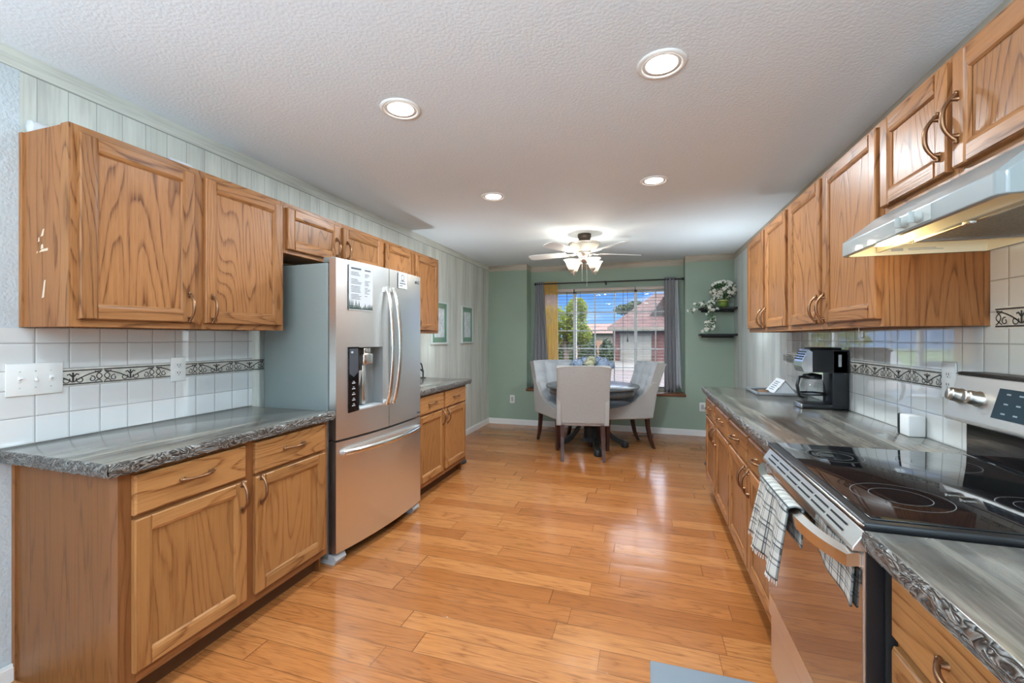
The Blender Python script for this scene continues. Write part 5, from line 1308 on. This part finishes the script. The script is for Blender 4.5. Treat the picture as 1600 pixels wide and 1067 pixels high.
fl_, lf_ = MB(), MB(); st_ = MB()
cc = Vector((px, py - .01, SZ + .235))
for _ in range(46):
    d = Vector((r.gauss(0, 1), r.gauss(-.5, 1), r.gauss(.15, .8))).normalized(); p = cc + Vector((d.x * .155, d.y * .11, d.z * .115))
    if p.y > YB - .02 or p.x > 1.125: continue
    flower(fl_, p, d + Vector((0, -.5, 0)), .033)
for _ in range(160):
    d = Vector((r.gauss(0, 1), r.gauss(-.2, 1), r.gauss(0, .8))).normalized(); p = cc + Vector((d.x * .14, d.y * .11, d.z * .11 - .02)) * r.uniform(.5, 1)
    if p.y > YB - .03 or p.x > 1.10: continue
    leafq(lf_, p, d, .05)
trails = [[(px - .06, py - .03, SZ + .17), (px - .14, py - .09, SZ + .09), (px - .19, py - .15, SZ + .03), (px - .20, py - .165, SZ - .12), (px - .22, py - .16, SZ - .24), (px - .20, py - .155, SZ - .31)],
          [(px - .06, py - .03, SZ + .15), (px - .13, py - .10, SZ + .06), (px - .15, py - .155, SZ - .02), (px - .14, py - .17, SZ - .16), (px - .15, py - .165, SZ - .27)],
          [(px - .08, py - .02, SZ + .12), (px - .18, py - .06, SZ + .05), (px - .28, py - .10, SZ + .05), (px - .35, py - .13, SZ - .01), (px - .40, py - .14, SZ - .03)],
          [(px - .1, py - .02, SZ + .1), (px - .22, py - .1, SZ + .04), (px - .33, py - .12, SZ + .055)]]
for tr in trails:
    pts = [Vector(p) for p in tr]; st_.tube(pts, .0025, n=6)
    for a, b_ in zip(pts[:-1], pts[1:]):
        for k in range(7):
            p = a.lerp(b_, k / 7) + Vector((r.gauss(0, .018), r.gauss(-.01, .012), r.gauss(0, .014)))
            if r.random() < .55: flower(fl_, p, Vector((r.gauss(0, .6), -1, r.gauss(.2, .5))), .026)
            leafq(lf_, p, Vector((r.gauss(0, 1), r.gauss(-.4, .6), r.gauss(-.2, .7))), .048)
fl_.build('blossoms', PETALW, t, recalc=False); lf_.build('leaves', LEAF, t, recalc=False); st_.build('stems', LEAF, t)

# ------------------------------------------------------------------ outside
GZ = -.65
mb = MB(); mb.box(-60, 60, YW + .3, 90, GZ - .4, GZ); struct('ground', mb, LAWN)
mb = MB(); mb.box(-60, 60, 17, 26.5, GZ, GZ + .01); struct('street', mb, CONC)
mb = MB(); mb.box(-2.6, 1.2, 26.5, 37, GZ, GZ + .02); mb.box(-4, 2, 8, 17, GZ, GZ + .02); struct('driveway', mb, pm('driveway_tan', (.065, .056, .045), .9))
mb = MB(); mb.box(-12, 12, YR - 14, YR - .14, -.12, -.04); struct('added_patio', mb, pm('patio_concrete', (.55, .53, .50), .9))  # unseen slab, added to bounce sunlight up onto the ceiling
r = random.Random(4)
def leaf_cloud(mb, blobs, n, size):
    for _ in range(n):
        c, R = r.choice(blobs); d = Vector((r.gauss(0, 1), r.gauss(0, 1), r.gauss(0, 1))).normalized(); p = Vector(c) + Vector((d.x * R[0], d.y * R[1], d.z * R[2])) * (r.random() ** .33)
        a = Vector((r.gauss(0, 1), r.gauss(0, 1), r.gauss(0, 1))).normalized(); b_ = a.orthogonal().normalized(); b_.rotate(Matrix.Rotation(r.uniform(0, 6.28), 3, a)); s = size * r.uniform(.6, 1.3)
        mb.add([p - a * s, p - b_ * s * .6, p + a * s, p + b_ * s * .6], [(0, 1, 2, 3)])
def tree(label, x, y, h, blobs, n, size, mat):
    t = thing('tree', label, 'tree', (x, y, GZ)); mb = MB(); mb.tube([(x, y, GZ), (x + .1, y, GZ + h * .3), (x - .05, y, GZ + h * .7)], [.16, .12, .05], n=10)
    for k in range(5):
        a = k * 1.3; mb.tube([(x, y, GZ + h * .3 + k * .2), (x + cos(a) * 1.0, y + sin(a) * .8, GZ + h * .55 + k * .2)], [.06, .02], n=6)
    mb.build('trunk', BARK, t)
    mb = MB(); leaf_cloud(mb, blobs, n, size); mb.build('foliage', mat, t, recalc=False); return t
tree('leafy yellow-green tree seen through the window above the hedge', -3.6, 20, 3.6, [((-3.3, 20, 1.9), (.8, .8, .9)), ((-3.0, 20, 2.6), (.5, .5, .6)), ((-4.3, 20, 1.9), (1.0, .9, 1.1)), ((-5.3, 20.3, 1.8), (1.1, 1, 1.2)), ((-2.9, 20, 1.5), (.6, .6, .5))], 5200, .085, TREEL)
tree('small dark green tree peeking over the neighbouring roof', -1.9, 52, 5, [((-2.1, 52, 4.6), (1.3, 1.2, .6)), ((-1.0, 52, 5.0), (1.0, 1.2, .6))], 1200, .18, BUSHL)
def bush(label, x, y, rx, rz, n=1500):
    mb = MB(); leaf_cloud(mb, [((x, y, GZ + rz * .9), (rx, rx * .7, rz))], n, .085); mb.sphere((x, y, GZ + rz * .8), 1, n=14, sx=rx * .8, sy=rx * .55, sz=rz * .8); tag(mb.build('bush', BUSHL, recalc=False), label, 'bush', 'bushes across the street')
for (x, y, rx, rz, lab) in ((-6.35, 28.2, .66, 1.2, 'dark green bush at the left end of the hedge row outside'), (-4.95, 28.2, .66, 1.15, 'dark green bush second from the left in the hedge row outside'), (-3.55, 28.2, .66, 1.2, 'dark green bush third from the left in the hedge row outside'), (-2.35, 28.6, .5, 1.0, 'dark green bush beside the brick pier outside')):
    bush(lab, x, y, rx, rz)
t = thing('fence', 'brown cedar fence beyond the bushes beside the brick house', 'fence', (-5, 34, GZ)); mb = MB()
for i in range(46): mb.box(-9.4 + i * .15, -9.265 + i * .15, 33.98, 34.02, GZ, GZ + 1.7 + .03 * (i % 2))
mb.build('pickets', FENCE, t)
mb = MB(); mb.box(-9.4, -2.5, 34.02, 34.08, GZ + .3, GZ + .4); mb.box(-9.4, -2.5, 34.02, 34.08, GZ + 1.3, GZ + 1.4); mb.build('rails', FENCE, t)
# neighbour's house
HYy = 36.5
t = thing('house', 'brick and tan house with a garage door across the street', 'house', (2, HYy, GZ))
mb = MB(); mb.box(-2.5, 9, HYy, HYy + 9, GZ, 2.05); mb.build('walls', SIDING, t)
mb = MB(); mb.box(-2.5, -1.98, HYy - .12, HYy, GZ, 1.95); mb.build('brick_pier', BRICK, t)
mb = MB(); mb.box(.62, 1.6, HYy - .12, HYy, GZ, 1.95); mb.build('brick_pier', BRICK, t)
mb = MB(); mb.box(-1.9, .55, HYy - .06, HYy, GZ, 1.50); gd = mb.build('garage_door', GARD, t)
for i in range(4):
    for j in range(4):
        mb = MB(); mb.box(-1.84 + j * .6, -1.3 + j * .6, HYy - .075, HYy - .06, GZ + .1 + i * .53, GZ + .52 + i * .53); mb.build('garage_panel', GARD, gd)
mb = MB(); mb.box(1.68, 2.5, HYy - .05, HYy, GZ, 1.5); mb.build('entry_door', BLACKM, t)
mb = MB(); mb.box(-1.98, .62, HYy - .08, HYy, 1.50, 1.66); mb.build('door_header', SIDING, t)
mb = MB(); mb.box(-2.9, 9.6, HYy - .75, HYy - .65, 1.95, 2.18); mb.build('fascia', SIDING, t)
mb = MB(); mb.add([(-2.9, HYy - .75, 2.15), (9.6, HYy - .75, 2.15), (9.6, HYy + 9.6, 2.15), (-2.9, HYy + 9.6, 2.15), (.9, HYy + 4.4, 5.3), (9.6, HYy + 4.4, 5.3)], [(0, 1, 5, 4), (1, 2, 5), (2, 3, 4, 5), (3, 0, 4), (0, 3, 2, 1)]); mb.build('roof', ROOF, t)
mb = MB(); mb.prism([(-.1, 2.4), (2.6, 6.2), (5.4, 2.4)], HYy + .8, HYy + 6, 1); mb.build('gable_roof', pm('gable_shingle_shaded', (.028, .017, .016), .9, var=.2), t)  # gable in shadow: the shade is put into a darker shingle colour
mb = MB(); mb.box(1.55, 2.1, HYy + .3, HYy + .8, 3.7, 5.2); mb.build('chimney', pm('orange_brick', (.42, .10, .04), .8), t)
t = thing('house', 'distant low house with pinkish roof between the tree and the brick house', 'house', (-6, 60, GZ)); mb = MB(); mb.box(-9, -2.5, 60, 68, GZ, 2.0); mb.build('walls', SIDING, t)
mb = MB(); mb.prism([(59.3, 1.9), (64, 3.4), (68.7, 1.9)], -9.6, -2.0, 0); mb.build('roof', ROOF2, t)

# drop helper properties
for o in bpy.data.objects:
    if '_org' in o.keys(): del o['_org']
